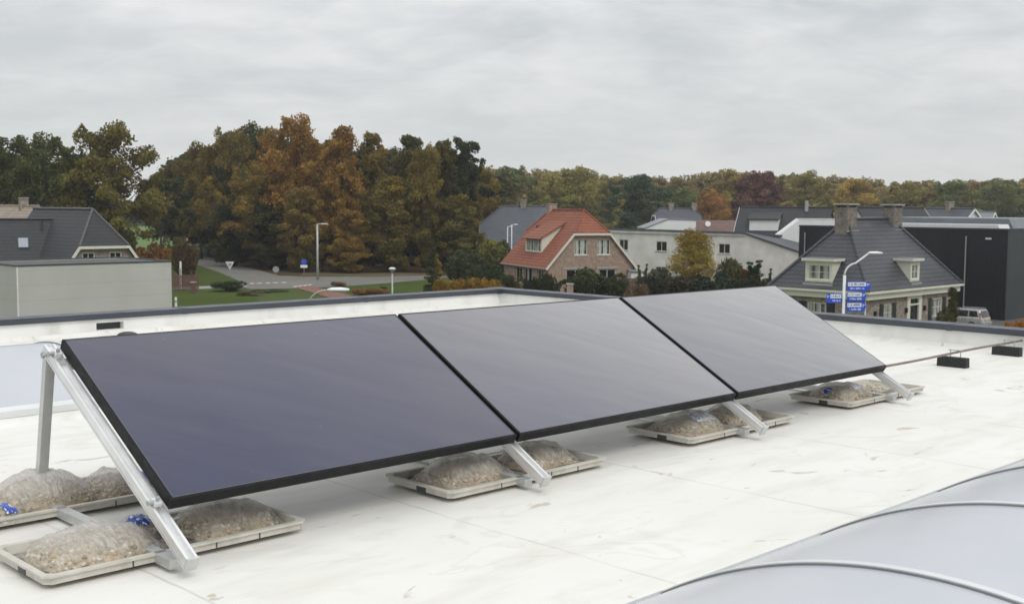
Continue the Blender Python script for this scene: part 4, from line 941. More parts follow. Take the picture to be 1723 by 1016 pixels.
m = MB(); m.slab([(0.05, -.2, zb2 - .5), (x2, -.2, zb2 - .5), (x2, 3.2, zt2), (.05, 3.2, zt2)], .15); m.slab([(0.05, 6.6, zb2 - .5), (x2, 6.6, zb2 - .5), (x2, 3.2, zt2), (.05, 3.2, zt2)], .15); m.build('roof', 'tile_brown', bs)
m = MB(); m.box(.1, x2 - .1, .1, 6.3, 0, zb2 - .7); m.build('wall', 'brick_taupe', bs)
dk = MB(); c = Vector((2.0, 1.2, zt2 - .55)); dk.tube([c, c + Vector((0, -.12, .02))], .42, 18); dk.build('satellite_dish', 'white_paint', bs)
# big dark roofed white house
zrw = zat(349, 166, 1320)
bw, bws, bwl = ridge_house('white_dark_roof_house', 'large white house with dark tiled roof and dormer left of the villa chimneys', 1247, 172, 1396, 112, 13.0, 4.2, zrw, 'tile_black_far', 'white_wall', chim=(), verge='white_paint')
Wq = 13.0; xf_ = Wq - 2.6; zf_ = 4.2 + 2.6 * bws                       # dormer on the viewer's side (local x near W)
m = MB(); m.extrude([(xf_, 6.0, zf_ - .3), (xf_, 6.0, zf_ + 1.7), (xf_ - 2.2, 6.0, zf_ + 2.35), (xf_ - 2.2, 6.0, zf_ + 1.5)], (0, -.15, 0)); m.build('dormer_cheek', 'white_paint', bw)
m = MB(); m.box(xf_ - .15, xf_, 1.9, 5.85, zf_ - .3, zf_ + 1.7); m.build('dormer_front', 'white_paint', bw)
m = MB(); m.slab([(xf_ + .3, 1.6, zf_ + 1.66), (xf_ + .3, 6.2, zf_ + 1.66), (xf_ - 2.8, 6.2, zf_ + 2.6), (xf_ - 2.8, 1.6, zf_ + 2.6)], .14); m.build('dormer_roof', 'tile_black_far', bw)
m = MB(); m.tube([(7.2, 9.5, zrw - .6), (7.2, 9.5, zrw + 1.0)], .28, 10); m.build('flue', 'grey_metal', bw)
wb = thing('white_annex', 'white rendered wall with slanting left edge between the white hall and the black hall', 'building', gx(1298, 152), rotfor(math.radians(84)))
k_ = 152 / F; xa, xb2 = (1346 - 1298) * k_, (1412 - 1298) * k_
m = MB(); m.wall((0, 0), (1, 0), (0, 1), [(0, 0), (xb2, 0), (xb2, zat(369.5, 152, 1380)), (xa, zat(369.5, 152, 1380)), (0, zat(405, 152, 1300))], [], .3); m.build('front_wall', 'white_wall', wb)
m = MB(); m.box(.02, .3, .31, 1.6, 0, zat(405, 152, 1300) - .1); m.build('side_wall', 'white_wall', wb); m = MB(); m.box(xb2 - .3, xb2, .31, 1.6, 0, zat(371, 152, 1380)); m.build('side_wall', 'white_wall', wb)
m = MB(); m.slab([(xa, -.05, zat(369.5, 152, 1380) + .12), (xb2, -.05, zat(369.5, 152, 1380) + .12), (xb2, 1.6, zat(369.5, 152, 1380) + .12), (xa, 1.6, zat(369.5, 152, 1380) + .12)], .1); m.slab([(xa, .31, zat(369.5, 152, 1380) + .05), (xa, 1.6, zat(369.5, 152, 1380) + .05), (0, 1.6, zat(405, 152, 1300) + .05), (0, .31, zat(405, 152, 1300) + .05)], .1); m.build('roof', 'white_wall', wb)
# roofs beyond the black hall
rg_, _ = far_house('dark_row_house', 'long dark roofed row house right of the second villa chimney', 1606, 150, TH - math.pi / 2, 9, 17, 4.0, zat(350, 156, 1550), 'tile_black_far', 'white_wall')
rg2, _ = far_house('grey_gable_house', 'grey roofed house with small white gable at the right skyline', 1598, 162, math.radians(70), 8, 12, 5.5, zat(351, 166, 1625), 'tile_slate', 'white_wall', chim=(4.5,))
rg3, _ = far_house('pale_roof_house', 'house with pale grey roof at the far right skyline', 1650, 175, math.radians(40), 11, 14, 5.0, zat(357, 182, 1690), 'metal_roof', 'white_wall', chim=())

# ------------------------------------------------------------------ foliage
def quads_mesh(name, vs, tint, mat='leaves'):
    n = len(vs) // 4; me = bpy.data.meshes.new(name)
    me.vertices.add(4 * n); me.vertices.foreach_set('co', vs.astype(np.float32).ravel())
    me.loops.add(4 * n); me.loops.foreach_set('vertex_index', np.arange(4 * n, dtype=np.int32))
    me.polygons.add(n); me.polygons.foreach_set('loop_start', np.arange(0, 4 * n, 4, dtype=np.int32))
    try: me.polygons.foreach_set('loop_total', np.full(n, 4, dtype=np.int32))
    except Exception: pass
    me.update(calc_edges=True)
    a = me.attributes.new('tint', 'FLOAT', 'FACE'); a.data.foreach_set('value', tint.astype(np.float32))
    me.materials.append(MATS[mat]); return me
def leaf_cloud(lobes, n, size, seed, up_bias=.25, shell=.16, turb=1.0):
    g = np.random.default_rng(seed); lobes = np.array(lobes, float)         # cx cy cz rx ry rz
    area = (lobes[:, 3] * lobes[:, 4] + lobes[:, 3] * lobes[:, 5] + lobes[:, 4] * lobes[:, 5]); idx = g.choice(len(lobes), n, p=area / area.sum())
    d = g.normal(size=(n, 3)); d[:, 2] += up_bias; d /= np.linalg.norm(d, axis=1)[:, None]
    r = 1.0 - np.abs(g.normal(0, shell, n)); r = np.where(g.random(n) < .10, r + g.random(n) * .22, r)
    pos = lobes[idx, :3] + d * r[:, None] * lobes[idx, 3:]
    for fq, am in ((.55, .16), (1.3, .10), (2.9, .05)):           # break the clumps into ragged sprays
        k3 = g.normal(size=(3, 3)) * fq / max(size * 4, .3) * .8; ph = g.random(3) * 6.28
        pos = pos + np.sin(pos @ k3.T + ph) * am * lobes[idx, 3:] * 2.2 * turb
    nr = d + g.normal(0, .9, (n, 3)); nr /= np.linalg.norm(nr, axis=1)[:, None]
    t = np.cross(nr, g.normal(size=(n, 3))); t /= np.linalg.norm(t, axis=1)[:, None] + 1e-9; b = np.cross(nr, t)
    s = size * g.uniform(.5, 1.35, n)[:, None]; asp = g.uniform(.55, 1.0, n)[:, None]
    cup = nr * s * g.uniform(-.35, .1, n)[:, None]
    q = np.stack([pos - t * s + cup, pos - b * s * asp, pos + t * s + cup, pos + b * s * asp], 1).reshape(-1, 3)
    lt = g.random(len(lobes)); tint = np.clip(.5 * lt[idx] + .5 * g.random(n), 0, 1)
    return q, tint
def oak_lobes(H, Wd, base, seed, k=26, top=.0):
    """foliage clumps spread over a domed crown: most near its skin, some inside, a few stray sprays"""
    g = random.Random(seed); out_ = []; ch_ = H - base
    for i in range(k):
        t = .06 + .92 * (i + .5) / k
        pr = (math.sin(math.pi * min(1.0, .20 + .70 * t)) ** .55) * (1 - top * t) * (1.0 if t < .8 else math.sqrt(max(.05, 1 - ((t - .8) / .24) ** 2)))
        a = i * 2.4 + g.uniform(-.9, .9); rr = Wd / 2 * pr * (g.uniform(.50, .84) if i % 3 else g.uniform(.05, .45))
        s = min(Wd, ch_ * .62) * g.uniform(.10, .19)
        out_.append((rr * math.cos(a), rr * math.sin(a), base + ch_ * t * .94 + g.uniform(-.2, .2), s, s * g.uniform(.8, 1.15), s * g.uniform(.5, .8)))
    return out_
def trunk_mb(H, r, lobes, seed):
    g = random.Random(seed); m = MB(); pts = []; n = 7
    for i in range(n): t = i / (n - 1); pts.append((g.uniform(-.25, .25) * t * 2, g.uniform(-.25, .25) * t * 2, H * .82 * t))
    m.tube(pts, [r * (1.35 if i == 0 else 1) * (1 - .85 * i / (n - 1)) for i in range(n)], 8)
    for l in lobes[::2]:
        zb_ = max(H * .16, min(H * .6, l[2] - math.hypot(l[0], l[1]) * .7)); t = zb_ / (H * .82)
        p0 = Vector(pts[min(n - 1, int(t * (n - 1)))]); p0.z = zb_; p2 = Vector(l[:3]); p1 = p0.lerp(p2, .5) + Vector((0, 0, -.08 * (p2 - p0).length))
        rr = r * .42 * (1 - .5 * t); m.tube([p0, p1, p2], [rr, rr * .65, rr * .2], 6)
    return m
VAR = {}
def tree_variant(key, H, Wd, base, seed, k, n, size, top=0.0, r=.35, lobes=None, shell=.16, turb=None):
    turb = turb if turb is not None else (.4 if lobes else 1.0)
    lobes = lobes or oak_lobes(H, Wd, base, seed, k, top)
    q, ti = leaf_cloud(lobes, n, size, seed, shell=shell, turb=turb)
    wq = np.percentile(np.abs(q[:, :2]), 98.5) * 2; c_ = q.reshape(-1, 4, 3).mean(1, keepdims=True); hq = np.percentile(q[:, 2], 99.7)
    cs = c_ * np.array([Wd / wq, Wd / wq, H / hq]); q = (cs + (q.reshape(-1, 4, 3) - c_)).reshape(-1, 3); me = quads_mesh('crown', q, ti)
    tm = trunk_mb(H, r, lobes, seed); mt = bpy.data.meshes.new('trunk'); mt.from_pydata(tm.v, [], tm.f); mt.materials.append(MATS['bark'])
    mt.polygons.foreach_set('use_smooth', [True] * len(mt.polygons)); VAR[key] = (me, mt, H, Wd, q, ti)
tree_variant('oak_a', 20, 16, 3.0, 11, 70, 30000, .21, shell=.30)
tree_variant('oak_b', 20, 15, 3.5, 12, 64, 28000, .21, shell=.30)
tree_variant('oak_c', 20, 14, 2.5, 13, 70, 30000, .20, .12, shell=.30)
tree_variant('tall_a', 20, 9.0, .8, 21, 70, 25000, .19, .1, .28, shell=.32)
tree_variant('tall_b', 20, 8.0, 1.5, 22, 62, 23000, .19, .2, .26, shell=.32)
tree_variant('tall_c', 20, 10, .5, 23, 74, 27000, .19, .05, .3, shell=.32)
tree_variant('open', 20, 13, 9.5, 31, 54, 13000, .20, .0, .32, shell=.36)
tree_variant('pyramid', 8, 4.6, .2, 41, 130, 24000, .075, .42, .1, shell=.4, turb=.45)
tree_variant('cone', 6, 1.9, .1, 51, 40, 6000, .075, .8, .06)
def bush_lobes(Wd, H, seed, k=14):
    g = random.Random(seed); return [(g.uniform(-.5, .5) * Wd * .75, g.uniform(-.4, .4) * Wd * .6, H * g.uniform(.28, .72), Wd * g.uniform(.16, .26), Wd * g.uniform(.16, .24), H * g.uniform(.2, .34)) for _ in range(k)]
tree_variant('bush_a', 2, 3.0, .1, 61, 14, 5000, .085, lobes=bush_lobes(3.0, 2.0, 61), r=.05)
tree_variant('bush_b', 2, 3.0, .1, 62, 14, 4500, .095, lobes=bush_lobes(3.0, 2.0, 62, 18), r=.05)
tree_variant('bush_c', 2, 3.0, .1, 63, 14, 4000, .08, lobes=bush_lobes(3.0, 2.0, 63, 10), r=.05)
tree_variant('hedge', 1.2, 8.0, .1, 64, 14, 6500, .085, lobes=[(x, .15 * ((i * 7) % 3 - 1), .6, .55, .5, .58 + .06 * ((i * 5) % 3)) for i, x in enumerate(np.arange(-3.8, 3.9, .42))], r=.04)

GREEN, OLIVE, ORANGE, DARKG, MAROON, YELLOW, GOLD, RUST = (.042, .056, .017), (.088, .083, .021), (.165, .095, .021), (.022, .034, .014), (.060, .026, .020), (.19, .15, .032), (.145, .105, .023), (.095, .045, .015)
TREES = 0
def plant(name, var, label, cat, px, D, H, Wd, col, warm=0.0, group=None, rz=None, name_trunk='trunk', crown='crown'):
    global TREES; TREES += 1
    me, mt, h, w0, _, _ = VAR[var]
    r = thing(name, label, cat, gx(px, D) if not isinstance(px, Vector) else px, rz if rz is not None else (TREES * 2.39) % 6.28, group)
    for nm, d in ((crown, me), (name_trunk, mt)):
        o = bpy.data.objects.new(nm, d); COL.objects.link(o); o.parent = r; o.scale = (Wd / w0, Wd / w0, H / h)
        if d is me: o.color = (*col, warm)
    return r
def H_at(py, px, D): return at(px, py, D).z
def wt(var, label, px, D, topy, wpx, col, warm, name='tree', group='big trees at the woodland edge'):
    return plant(name, var, label, 'tree', px, D, H_at(topy, px, D) * 1.01, wpx / F * D * 1.04, col, warm, group)
G1 = 'tall trees behind the houses at the left'
wt('oak_a', 'dark green oak at the left edge above the tan house', 8, 165, 232, 150, GREEN, .25, group=G1)
wt('oak_c', 'dull green oak between the left edge tree and the tall yellowing oak', 82, 160, 233, 130, GREEN, .3, group=G1)
wt('oak_b', 'tall yellowing green oak with sky showing through its right side, above the black hipped roof', 190, 158, 213, 150, OLIVE, .22, group=G1)
wt('oak_c', 'lower dark oak behind the black hipped roof, below the yellowing crown', 135, 170, 262, 150, DARKG, .1, group=G1)
wt('open', 'thin dark tree whose branches overhang the green field', 272, 185, 300, 95, DARKG, .1, group=G1)
wt('oak_b', 'dark tree filling the gap behind the tan house', 40, 182, 262, 150, DARKG, .1, group=G1)
# woodland edge
wt('oak_b', 'olive tree with a rusty top at the left end of the wood, beside the field', 338, 205, 246, 88, OLIVE, .55)
wt('oak_c', 'dark green tree at the bend of the side road, left part of the wood', 350, 212, 262, 90, DARKG, .2)
wt('oak_a', 'broad golden brown tree above the side road, left of the tallest orange tree', 388, 196, 222, 105, OLIVE, .75)
wt('tall_c', 'green topped tree behind the golden brown tree', 432, 204, 215, 85, GREEN, .35)
wt('oak_c', 'big orange tree left of the tall street lamp, top highest of the wood', 497, 176, 200, 125, ORANGE, .8)
wt('oak_b', 'orange olive tree overhanging the side road, low in front of the tallest tree', 440, 178, 285, 110, GOLD, .6)
wt('tall_c', 'brown green ivy clad tree beside the blue round sign', 512, 167, 318, 66, OLIVE, .8)
wt('tall_a', 'bright orange slender tree just right of the tall street lamp', 575, 171, 218, 66, ORANGE, .9)
wt('tall_c', 'golden tree low beside the tall street lamp, right of it', 590, 165, 355, 62, GOLD, .7)
wt('tall_b', 'olive brown slender tree right of the bright orange one', 628, 176, 228, 58, OLIVE, .6)
wt('tall_a', 'brownish bushy tree with low branches above the dry verge', 655, 167, 300, 66, OLIVE, .7)
wt('tall_b', 'dark green slender tree in the middle of the right half of the wood', 690, 178, 232, 62, GREEN, .3)
wt('tall_c', 'rusty green tree behind the globe lamp', 716, 170, 250, 60, OLIVE, .5)
wt('tall_b', 'dull green ivy clad trunk tree near the right end of the wood', 745, 173, 240, 56, GREEN, .45)
wt('open', 'dark green tree with open ragged crown at the right end of the wood', 778, 174, 235, 92, DARKG, .1)
wt('tall_b', 'green brown low tree under the ragged crown at the right end of the wood', 772, 168, 330, 60, OLIVE, .55)
wt('oak_b', 'small olive tree left of the slate roofed house', 815, 200, 290, 60, OLIVE, .5)
wt('tall_c', 'dark bushy tree at the inner bend of the side road', 395, 182, 330, 80, DARKG, .35)
wt('tall_a', 'dark shaded tree between the side road and the round white sign', 450, 172, 345, 70, DARKG, .4)
# the far woodland: standout trees, and the mass behind
G2 = 'trees of the far woodland'
for lab, var, px, D, ty, wp, col, wm_ in (
    ('grey green rounded far tree above the slate roof', 'oak_a', 862, 300, 283, 95, GREEN, .3),
    ('olive far tree with pointed top behind the red roof ridge', 'tall_c', 970, 285, 284, 70, OLIVE, .25),
    ('bushy olive far tree left of the pointed one', 'oak_c', 925, 295, 296, 75, OLIVE, .3),
    ('large dark green round far tree above the white hall', 'oak_a', 1072, 275, 297, 112, DARKG, 0.0),
    ('yellow green far tree left of the dark round one', 'oak_b', 1020, 320, 298, 60, OLIVE, .35),
    ('bright orange far tree behind the brown roof', 'oak_c', 1192, 262, 322, 62, (.115, .062, .016), .2),
    ('dark maroon far tree above the big dark roof', 'oak_a', 1272, 285, 291, 100, MAROON, 0.0),
    ('yellow olive far tree just left of the maroon one', 'oak_b', 1232, 320, 289, 70, OLIVE, .5),
    ('olive far tree above the first villa chimney', 'oak_b', 1355, 310, 291, 85, OLIVE, .35),
    ('golden far tree above the ridge of the villa', 'oak_c', 1440, 320, 303, 75, GOLD, .4),
    ('olive gold far tree right of the second villa chimney', 'oak_a', 1520, 315, 308, 85, OLIVE, .55),
    ('dull green far tree above the grey gable house', 'oak_b', 1600, 310, 306, 85, GREEN, .4),
    ('dark olive far tree above the black hall at the right edge', 'oak_c', 1690, 320, 304, 90, GREEN, .35),
    ('dark low far tree behind the dark roofed house with two chimneys', 'oak_c', 1140, 290, 318, 80, GREEN, .2)):
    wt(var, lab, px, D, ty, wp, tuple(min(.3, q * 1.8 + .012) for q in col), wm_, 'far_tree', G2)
def wood_mass(name, label, spots, col, warm, thin=.5):
    qs, ts = [], []; g = np.random.default_rng(5)
    for i, (x, y, H, Wd) in enumerate(spots):
        key = ('oak_a', 'oak_b', 'oak_c', 'tall_c')[i % 4]; _, _, h, w0, q, ti = VAR[key]; n = len(ti); sel = g.random(n) < thin
        q4 = q.reshape(n, 4, 3)[sel]; c_ = q4.mean(1, keepdims=True); q4 = c_ + (q4 - c_) * 1.7; a = i * 1.7; ca, sa = math.cos(a), math.sin(a)
        X = (q4[..., 0] * ca - q4[..., 1] * sa) * Wd / w0 + x; Y = (q4[..., 0] * sa + q4[..., 1] * ca) * Wd / w0 + y; Z = q4[..., 2] * H / h
        qs.append(np.stack([X, Y, Z], -1).reshape(-1, 3)); ts.append(np.clip(ti[sel] * .75 + .25 * g.random(), 0, 1))
    o = bpy.data.objects.new(name, quads_mesh(name, np.concatenate(qs), np.concatenate(ts))); COL.objects.link(o); o.color = (*col, warm)
    return tag(o, label, 'woodland', kind='stuff')
sp_ = []
for px in range(800, 1780, 26):
    for D, dy in ((335, 0), (365, -3)):
        p = gx(px + rnd.uniform(-9, 9), D + rnd.uniform(-8, 8)); ty = np.interp(px, (800, 860, 960, 1010, 1120, 1240, 1340, 1440, 1560, 1723), (290, 289, 293, 306, 304, 294, 298, 306, 311, 306)) + rnd.uniform(-5, 9) + dy
        sp_.append((p.x, p.y, H_at(ty, px, p.y), rnd.uniform(11, 16)))
wood_mass('far_woodland', 'long belt of autumn woodland along the horizon behind the houses', sp_, (.17, .145, .065), .4, .30)
sp_ = []
for px in range(-30, 330, 24):
    p = gx(px, 545 + rnd.uniform(-12, 12)); sp_.append((p.x, p.y, H_at(338 + rnd.uniform(-6, 6), px, p.y), 22))
wood_mass('far_woodland', 'bluish dark wood beyond the green field at the left', sp_, DARKG, .05, .22)
sp_ = []
for px in range(310, 830, 22):
    for D in (222, 246):
        p = gx(px + rnd.uniform(-8, 8), D + rnd.uniform(-7, 7)); ty = np.interp(px, (300, 360, 500, 640, 780, 830), (272, 250, 232, 250, 262, 300)) + rnd.uniform(0, 14); sp_.append((p.x, p.y, H_at(ty, px, p.y), rnd.uniform(10, 14)))
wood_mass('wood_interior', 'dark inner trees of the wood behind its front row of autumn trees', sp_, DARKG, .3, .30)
sp_ = []
for px in range(352, 500, 9):
    q = np.interp(px, (352, 420, 470, 500), (236, 190, 171, 168)); p = gx(px + 6, q + 6); sp_.append((p.x, p.y, rnd.uniform(3, 6), rnd.uniform(4, 6)))
for px in range(500, 800, 9):
    p = gx(px, rnd.uniform(180, 186)); sp_.append((p.x, p.y, rnd.uniform(3, 6.5), rnd.uniform(4, 6)))
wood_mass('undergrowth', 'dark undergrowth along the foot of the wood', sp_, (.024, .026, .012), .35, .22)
sp_ = []
for px in range(505, 730, 10):
    p = gx(px, rnd.uniform(166, 172)); sp_.append((p.x, p.y, rnd.uniform(.5, 1.0), rnd.uniform(3, 4.5)))
wood_mass('verge_scrub', 'dry brown scrub on the verge in front of the wood', sp_, (.10, .075, .04), .3, .05)

def bush(var, label, px, D, topy, wpx, col, warm=0.0, name='bush', cat='bush', group='garden shrubs around the houses', rz=None):
    return plant(name, var, label, cat, px, D, H_at(topy, px, D), wpx / F * D, col, warm, group, rz, 'stem', 'foliage')
bush('bush_a', 'round dark evergreen shrub beside the lawn, right of the grey flat building', 378, 128, 474, 62, (.03, .045, .02))
bush('bush_b', 'low dark shrub between the lawn and the cycle path', 455, 128, 488, 60, (.035, .05, .02), .1)
bush('bush_c', 'pale seedy shrub right of the round evergreen shrub', 418, 122, 490, 40, (.09, .085, .045), .2)
bush('bush_b', 'reddish brown hedge bush behind the grey flat building corner', 258, 150, 412, 66, RUST, .3)
bush('bush_a', 'dark green bush right of the black roof edge', 210, 138, 386, 45, (.025, .032, .014), .1)
bush('bush_a', 'dark maroon bush behind the white post beside the grey building', 306, 140, 412, 42, (.03, .02, .016), .2)
bush('bush_c', 'olive bush in front of the field, near the red and white sign', 296, 165, 398, 40, (.05, .055, .02), .3)
bush('bush_b', 'brown heather patch behind the curved lamp head', 620, 122, 485, 60, (.13, .07, .035), .3)
bush('bush_c', 'tiny dark shrub on the lawn left of the globe lamp', 645, 125, 482, 16, (.04, .05, .02))
bush('bush_b', 'small brown plant on the road edge above the curved lamp', 570, 137, 474, 26, (.09, .06, .03), .4)
bush('cone', 'dark conical conifer right of the globe lamp', 727, 122, 415, 26, (.035, .045, .02), .1, 'conifer', 'conifer')
bush('cone', 'golden small conifer just right of the dark conical one', 736, 126, 428, 20, GOLD, .4, 'conifer', 'conifer')
bush('bush_a', 'large dark evergreen bush behind the golden conifer', 785, 140, 420, 74, (.034, .045, .018), .05)
bush('bush_b', 'light green bush beneath the slate roofed house', 828, 150, 408, 66, (.05, .06, .018), .2)
bush('bush_a', 'dark cloud pruned bush at the left corner of the red roofed house', 826, 124, 446, 58, (.026, .036, .014), .05)
bush('bush_c', 'small bush under the eaves of the red roofed house', 862, 119, 462, 34, (.03, .036, .015), .1)
bush('hedge', 'clipped golden orange hedge in front of the garden', 790, 117, 468, 118, (.16, .10, .015), .4, 'hedge', 'hedge', rz=-.25)
bush('bush_b', 'yellow vine like foliage in front of the slate house windows', 830, 170, 402, 62, (.15, .14, .02), .1)
bush('hedge', 'trimmed dark box hedge before the door of the red roofed house', 897, 116, 466, 30, (.02, .028, .012), 0, 'hedge', 'hedge', rz=.2)
bush('bush_a', 'dark bush left of the garden arch', 925, 114, 462, 36, (.026, .033, .014), .05)
bush('bush_a', 'broad evergreen bush below the gable windows of the red roofed house', 985, 112, 452, 76, (.032, .043, .019), .05)
bush('bush_b', 'low dark bush at the foot of the pink gable, right side', 1030, 113, 463, 70, (.028, .038, .017), .1)
bush('cone', 'left of two slim green conifers beside the red roofed house', 1076, 118, 446, 11, (.06, .075, .02), 0, 'conifer', 'conifer')
bush('cone', 'right of two slim green conifers beside the red roofed house', 1088, 118, 444, 11, (.06, .075, .02), 0, 'conifer', 'conifer')
bush('pyramid', 'yellow pear shaped tree in front of the white hall', 1168, 119, 388, 82, YELLOW, .12, 'yellow_tree', 'tree')
bush('bush_a', 'grey green bush under the lower window of the white hall', 1112, 120, 452, 48, (.06, .07, .045), .05)
bush('bush_b', 'dark bush in front of the yellow tree trunk', 1150, 113, 464, 80, (.022, .024, .018), .1)
bush('bush_a', 'dark low bush between the slim conifers and the yellow tree', 1105, 111, 466, 52, (.026, .03, .018), .1)
bush('bush_a', 'large green and bronze shrub right of the yellow tree', 1226, 118, 436, 52, (.04, .05, .025), .4)
bush('bush_b', 'dark low shrub below the bronze shrub', 1210, 112, 462, 74, (.024, .034, .02), .05)
bush('cone', 'left of a pair of dark broad conifers by the villa roof', 1264, 116, 441, 26, (.024, .036, .016), 0, 'conifer', 'conifer')
bush('cone', 'right of a pair of dark broad conifers by the villa roof', 1276, 117, 438, 28, (.024, .036, .016), 0, 'conifer', 'conifer')
bush('bush_c', 'rusty shrub between the bronze shrub and the dark conifers', 1250, 117, 452, 28, RUST, .4)
bush('bush_b', 'dark shrub under the pair of conifers', 1272, 110, 464, 60, (.026, .03, .018), .1)
bush('cone', 'thin dark conifer tip left of the villa roof', 1298, 114, 452, 10, (.03, .035, .02), 0, 'conifer', 'conifer')
bush('bush_c', 'bare reddish bush low in front of the gable garden', 1075, 105, 478, 44, (.085, .058, .034), .15)
bush('tall_a', 'dark ivy covered column at the right corner of the villa', 1607, 85, 484, 20, (.04, .046, .022), .1, 'ivy_column', 'climbing plant')
bush('bush_b', 'leafy shrub beneath the ivy column at the villa corner', 1597, 85, 520, 28, (.05, .055, .028), .15)
bush('hedge', 'low orange hedge at the right edge by the driveway', 1722, 84, 538, 64, (.24, .11, .02), .3, 'hedge', 'hedge', rz=.4)

# ------------------------------------------------------------------ street furniture
def lamp_post(label, px, D, topy, arm, r=.075, col='post_metal', rz=0.0, head=.75, curved=True, rise=.15, base=None):
    H = H_at(topy, px, D); p = gx(px, D); t = thing('street_lamp', label, 'street lamp', p, rz)
    m = MB(); m.tube([(0, 0, 0), (0, 0, H * .35), (0, 0, H - (.55 if curved else 0))], [r * 1.3, r * 1.05, r], 12); m.build('pole', col, t, smooth=True)
    if curved:
        k = [(0, 0, H - .55)] + [(.5 * (1 - math.cos(a)), 0, H - .55 + .5 * math.sin(a)) for a in np.linspace(.2, math.pi / 2 * .92, 6)] + [(arm, 0, H - .05 + rise)]
        m = MB(); m.tube(k, r * .62, 10); m.build('arm', col, t, smooth=True); hz_ = H - .05 + rise; hx0 = arm - .05
    else:
        m = MB(); m.tube([(0, 0, H - .05), (arm, 0, H)], r * .6, 8); m.build('arm', col, t, smooth=True); hz_ = H; hx0 = arm - .05
    m = MB(); prof = [(hx0, .05, .04), (hx0 + .12, .09, .075), (hx0 + head * .6, .12, .085), (hx0 + head, .07, .05)]
    vs, fs = [], []
    for x, wy, wz in prof:
        for a in range(10): q = 2 * math.pi * a / 10; vs.append((x, wy * math.cos(q), hz_ + wz * (math.sin(q) if math.sin(q) > 0 else .45 * math.sin(q))))
    for i in range(3):
        for a in range(10): fs.append((i * 10 + a, i * 10 + (a + 1) % 10, (i + 1) * 10 + (a + 1) % 10, (i + 1) * 10 + a))
    fs += [tuple(range(9, -1, -1)), tuple(range(30, 40))]; m.add(vs, fs); h_ = m.build('lamp_head', 'sign_white', t, smooth=True)
    m = MB(); m.box(hx0 + .12, hx0 + head - .08, -.07, .07, hz_ - .05, hz_ - .035); m.build('lens', 'glass_sky', h_)
    return t
lamp_post('curved street lamp with white head just beyond the left parapet', 517, 33, 486, .62, .04, rise=.02, head=.62)
lamp_post('tall grey street lamp standing at the edge of the wood', 534, 149, 377, .5, .13, curved=False, head=.95)
lamp_post('right one of two thin white lamp posts beside the red roof', 861, 150, 378, .3, .055, 'white_metal', curved=False, head=.55)
lamp_post('left one of two thin white lamp posts beside the red roof', 854, 152, 381, .25, .05, 'white_metal', curved=False, head=.5)
gl = thing('globe_lamp', 'short post lamp with wide funnel shaped lantern on the lawn', 'street lamp', gx(660, 92)); H = H_at(450, 660, 92)
m = MB(); m.tube([(0, 0, 0), (0, 0, H - .5)], [.085, .06], 10); m.build('pole', 'post_metal', gl, smooth=True)
m = MB(); m.lathe([(.05, H - .52), (.09, H - .42), (.27, H - .16), (.27, H - .13), (.02, H - .13)], 18); m.build('lantern', 'grey_metal', gl, smooth=False)
m = MB(); m.lathe([(.29, H - .128), (.29, H - .09), (.15, H), (.01, H + .01)], 18); m.build('lantern_cover', 'white_metal', gl, smooth=False)

sgn = lamp_post('white street lamp post that carries the blue direction boards, before the villa', 1423, 48, 441, 1.0, .062, 'white_metal', rz=.05, head=.62, rise=.42); sgn.name = 'signpost_lamp'
def board(x0, x1, ty, by, label, left=False, nm='direction_sign'):
    D = 47.85; a, b = gx(x0, D), gx(x1, D); z1, z0 = H_at(ty, x0, D), H_at(by, x0, D); L = b.x - a.x
    t = thing(nm, label, 'road sign', (a.x, D, z0), .10, 'blue and white boards on the signpost'); h = z1 - z0
    m = MB(); tip = .05
    pts = [(0, 0, 0), (L - tip, 0, 0), (L, 0, h * .5), (L - tip, 0, h), (0, 0, h)] if not left else [(tip, 0, 0), (L, 0, 0), (L, 0, h), (tip, 0, h), (0, 0, h * .5)]
    m.extrude(pts, (0, .03, 0)); m.build('blue_board', 'sign_blue', t)
    s0_, s1_ = (.02, L - .20) if not left else (.18, L - .02)
    m = MB(); m.box(s0_, s1_, -.008, -.001, h * .5, h - .025); m.build('white_field', 'sign_white', t)
    m = MB(); g = random.Random(int(x0 + ty)); x = s0_ + .04                     # the place names are too small to read: broken strokes at letter size
    while x < s1_ - .08:
        wd = g.uniform(.018, .035); m.box(x, x + wd, -.011, -.0085, h * .5 + .05, h * .5 + g.choice((.10, .13))); x += wd + g.choice((.012, .014, .05))
    m.build('lettering', 'sign_blue', t)
    m = MB(); x = s0_ + .10
    while x < s1_ - .03: wd = g.uniform(.018, .035); m.box(x, x + wd, -.004, -.001, h * .16, h * .16 + g.choice((.05, .07))); x += wd + g.choice((.012, .014, .05))
    m.build('lettering', 'sign_white', t)
    c = Vector(((s1_ + L) / 2 if not left else s0_ / 2, 0, h * .66)); m = MB()
    for k in range(3): a_ = (-.5 + k * .5) + (0 if not left else math.pi); m.box(c.x - .05 + .035 * k, c.x - .03 + .035 * k, -.006, -.001, c.z - .05 + .03 * k, c.z + .05)
    m.build('arrow', 'sign_white', t)
    return t
board(1428.5, 1469, 474, 489, 'uppermost blue and white direction board, pointing right, on the signpost')
board(1428.5, 1462, 491.5, 506.5, 'middle of the three right pointing blue boards on the signpost')
board(1428.5, 1462, 509, 524, 'lowest blue and white direction board on the signpost')
board(1393, 1419.5, 494, 509.5, 'blue and white direction board pointing left on the signpost', True)

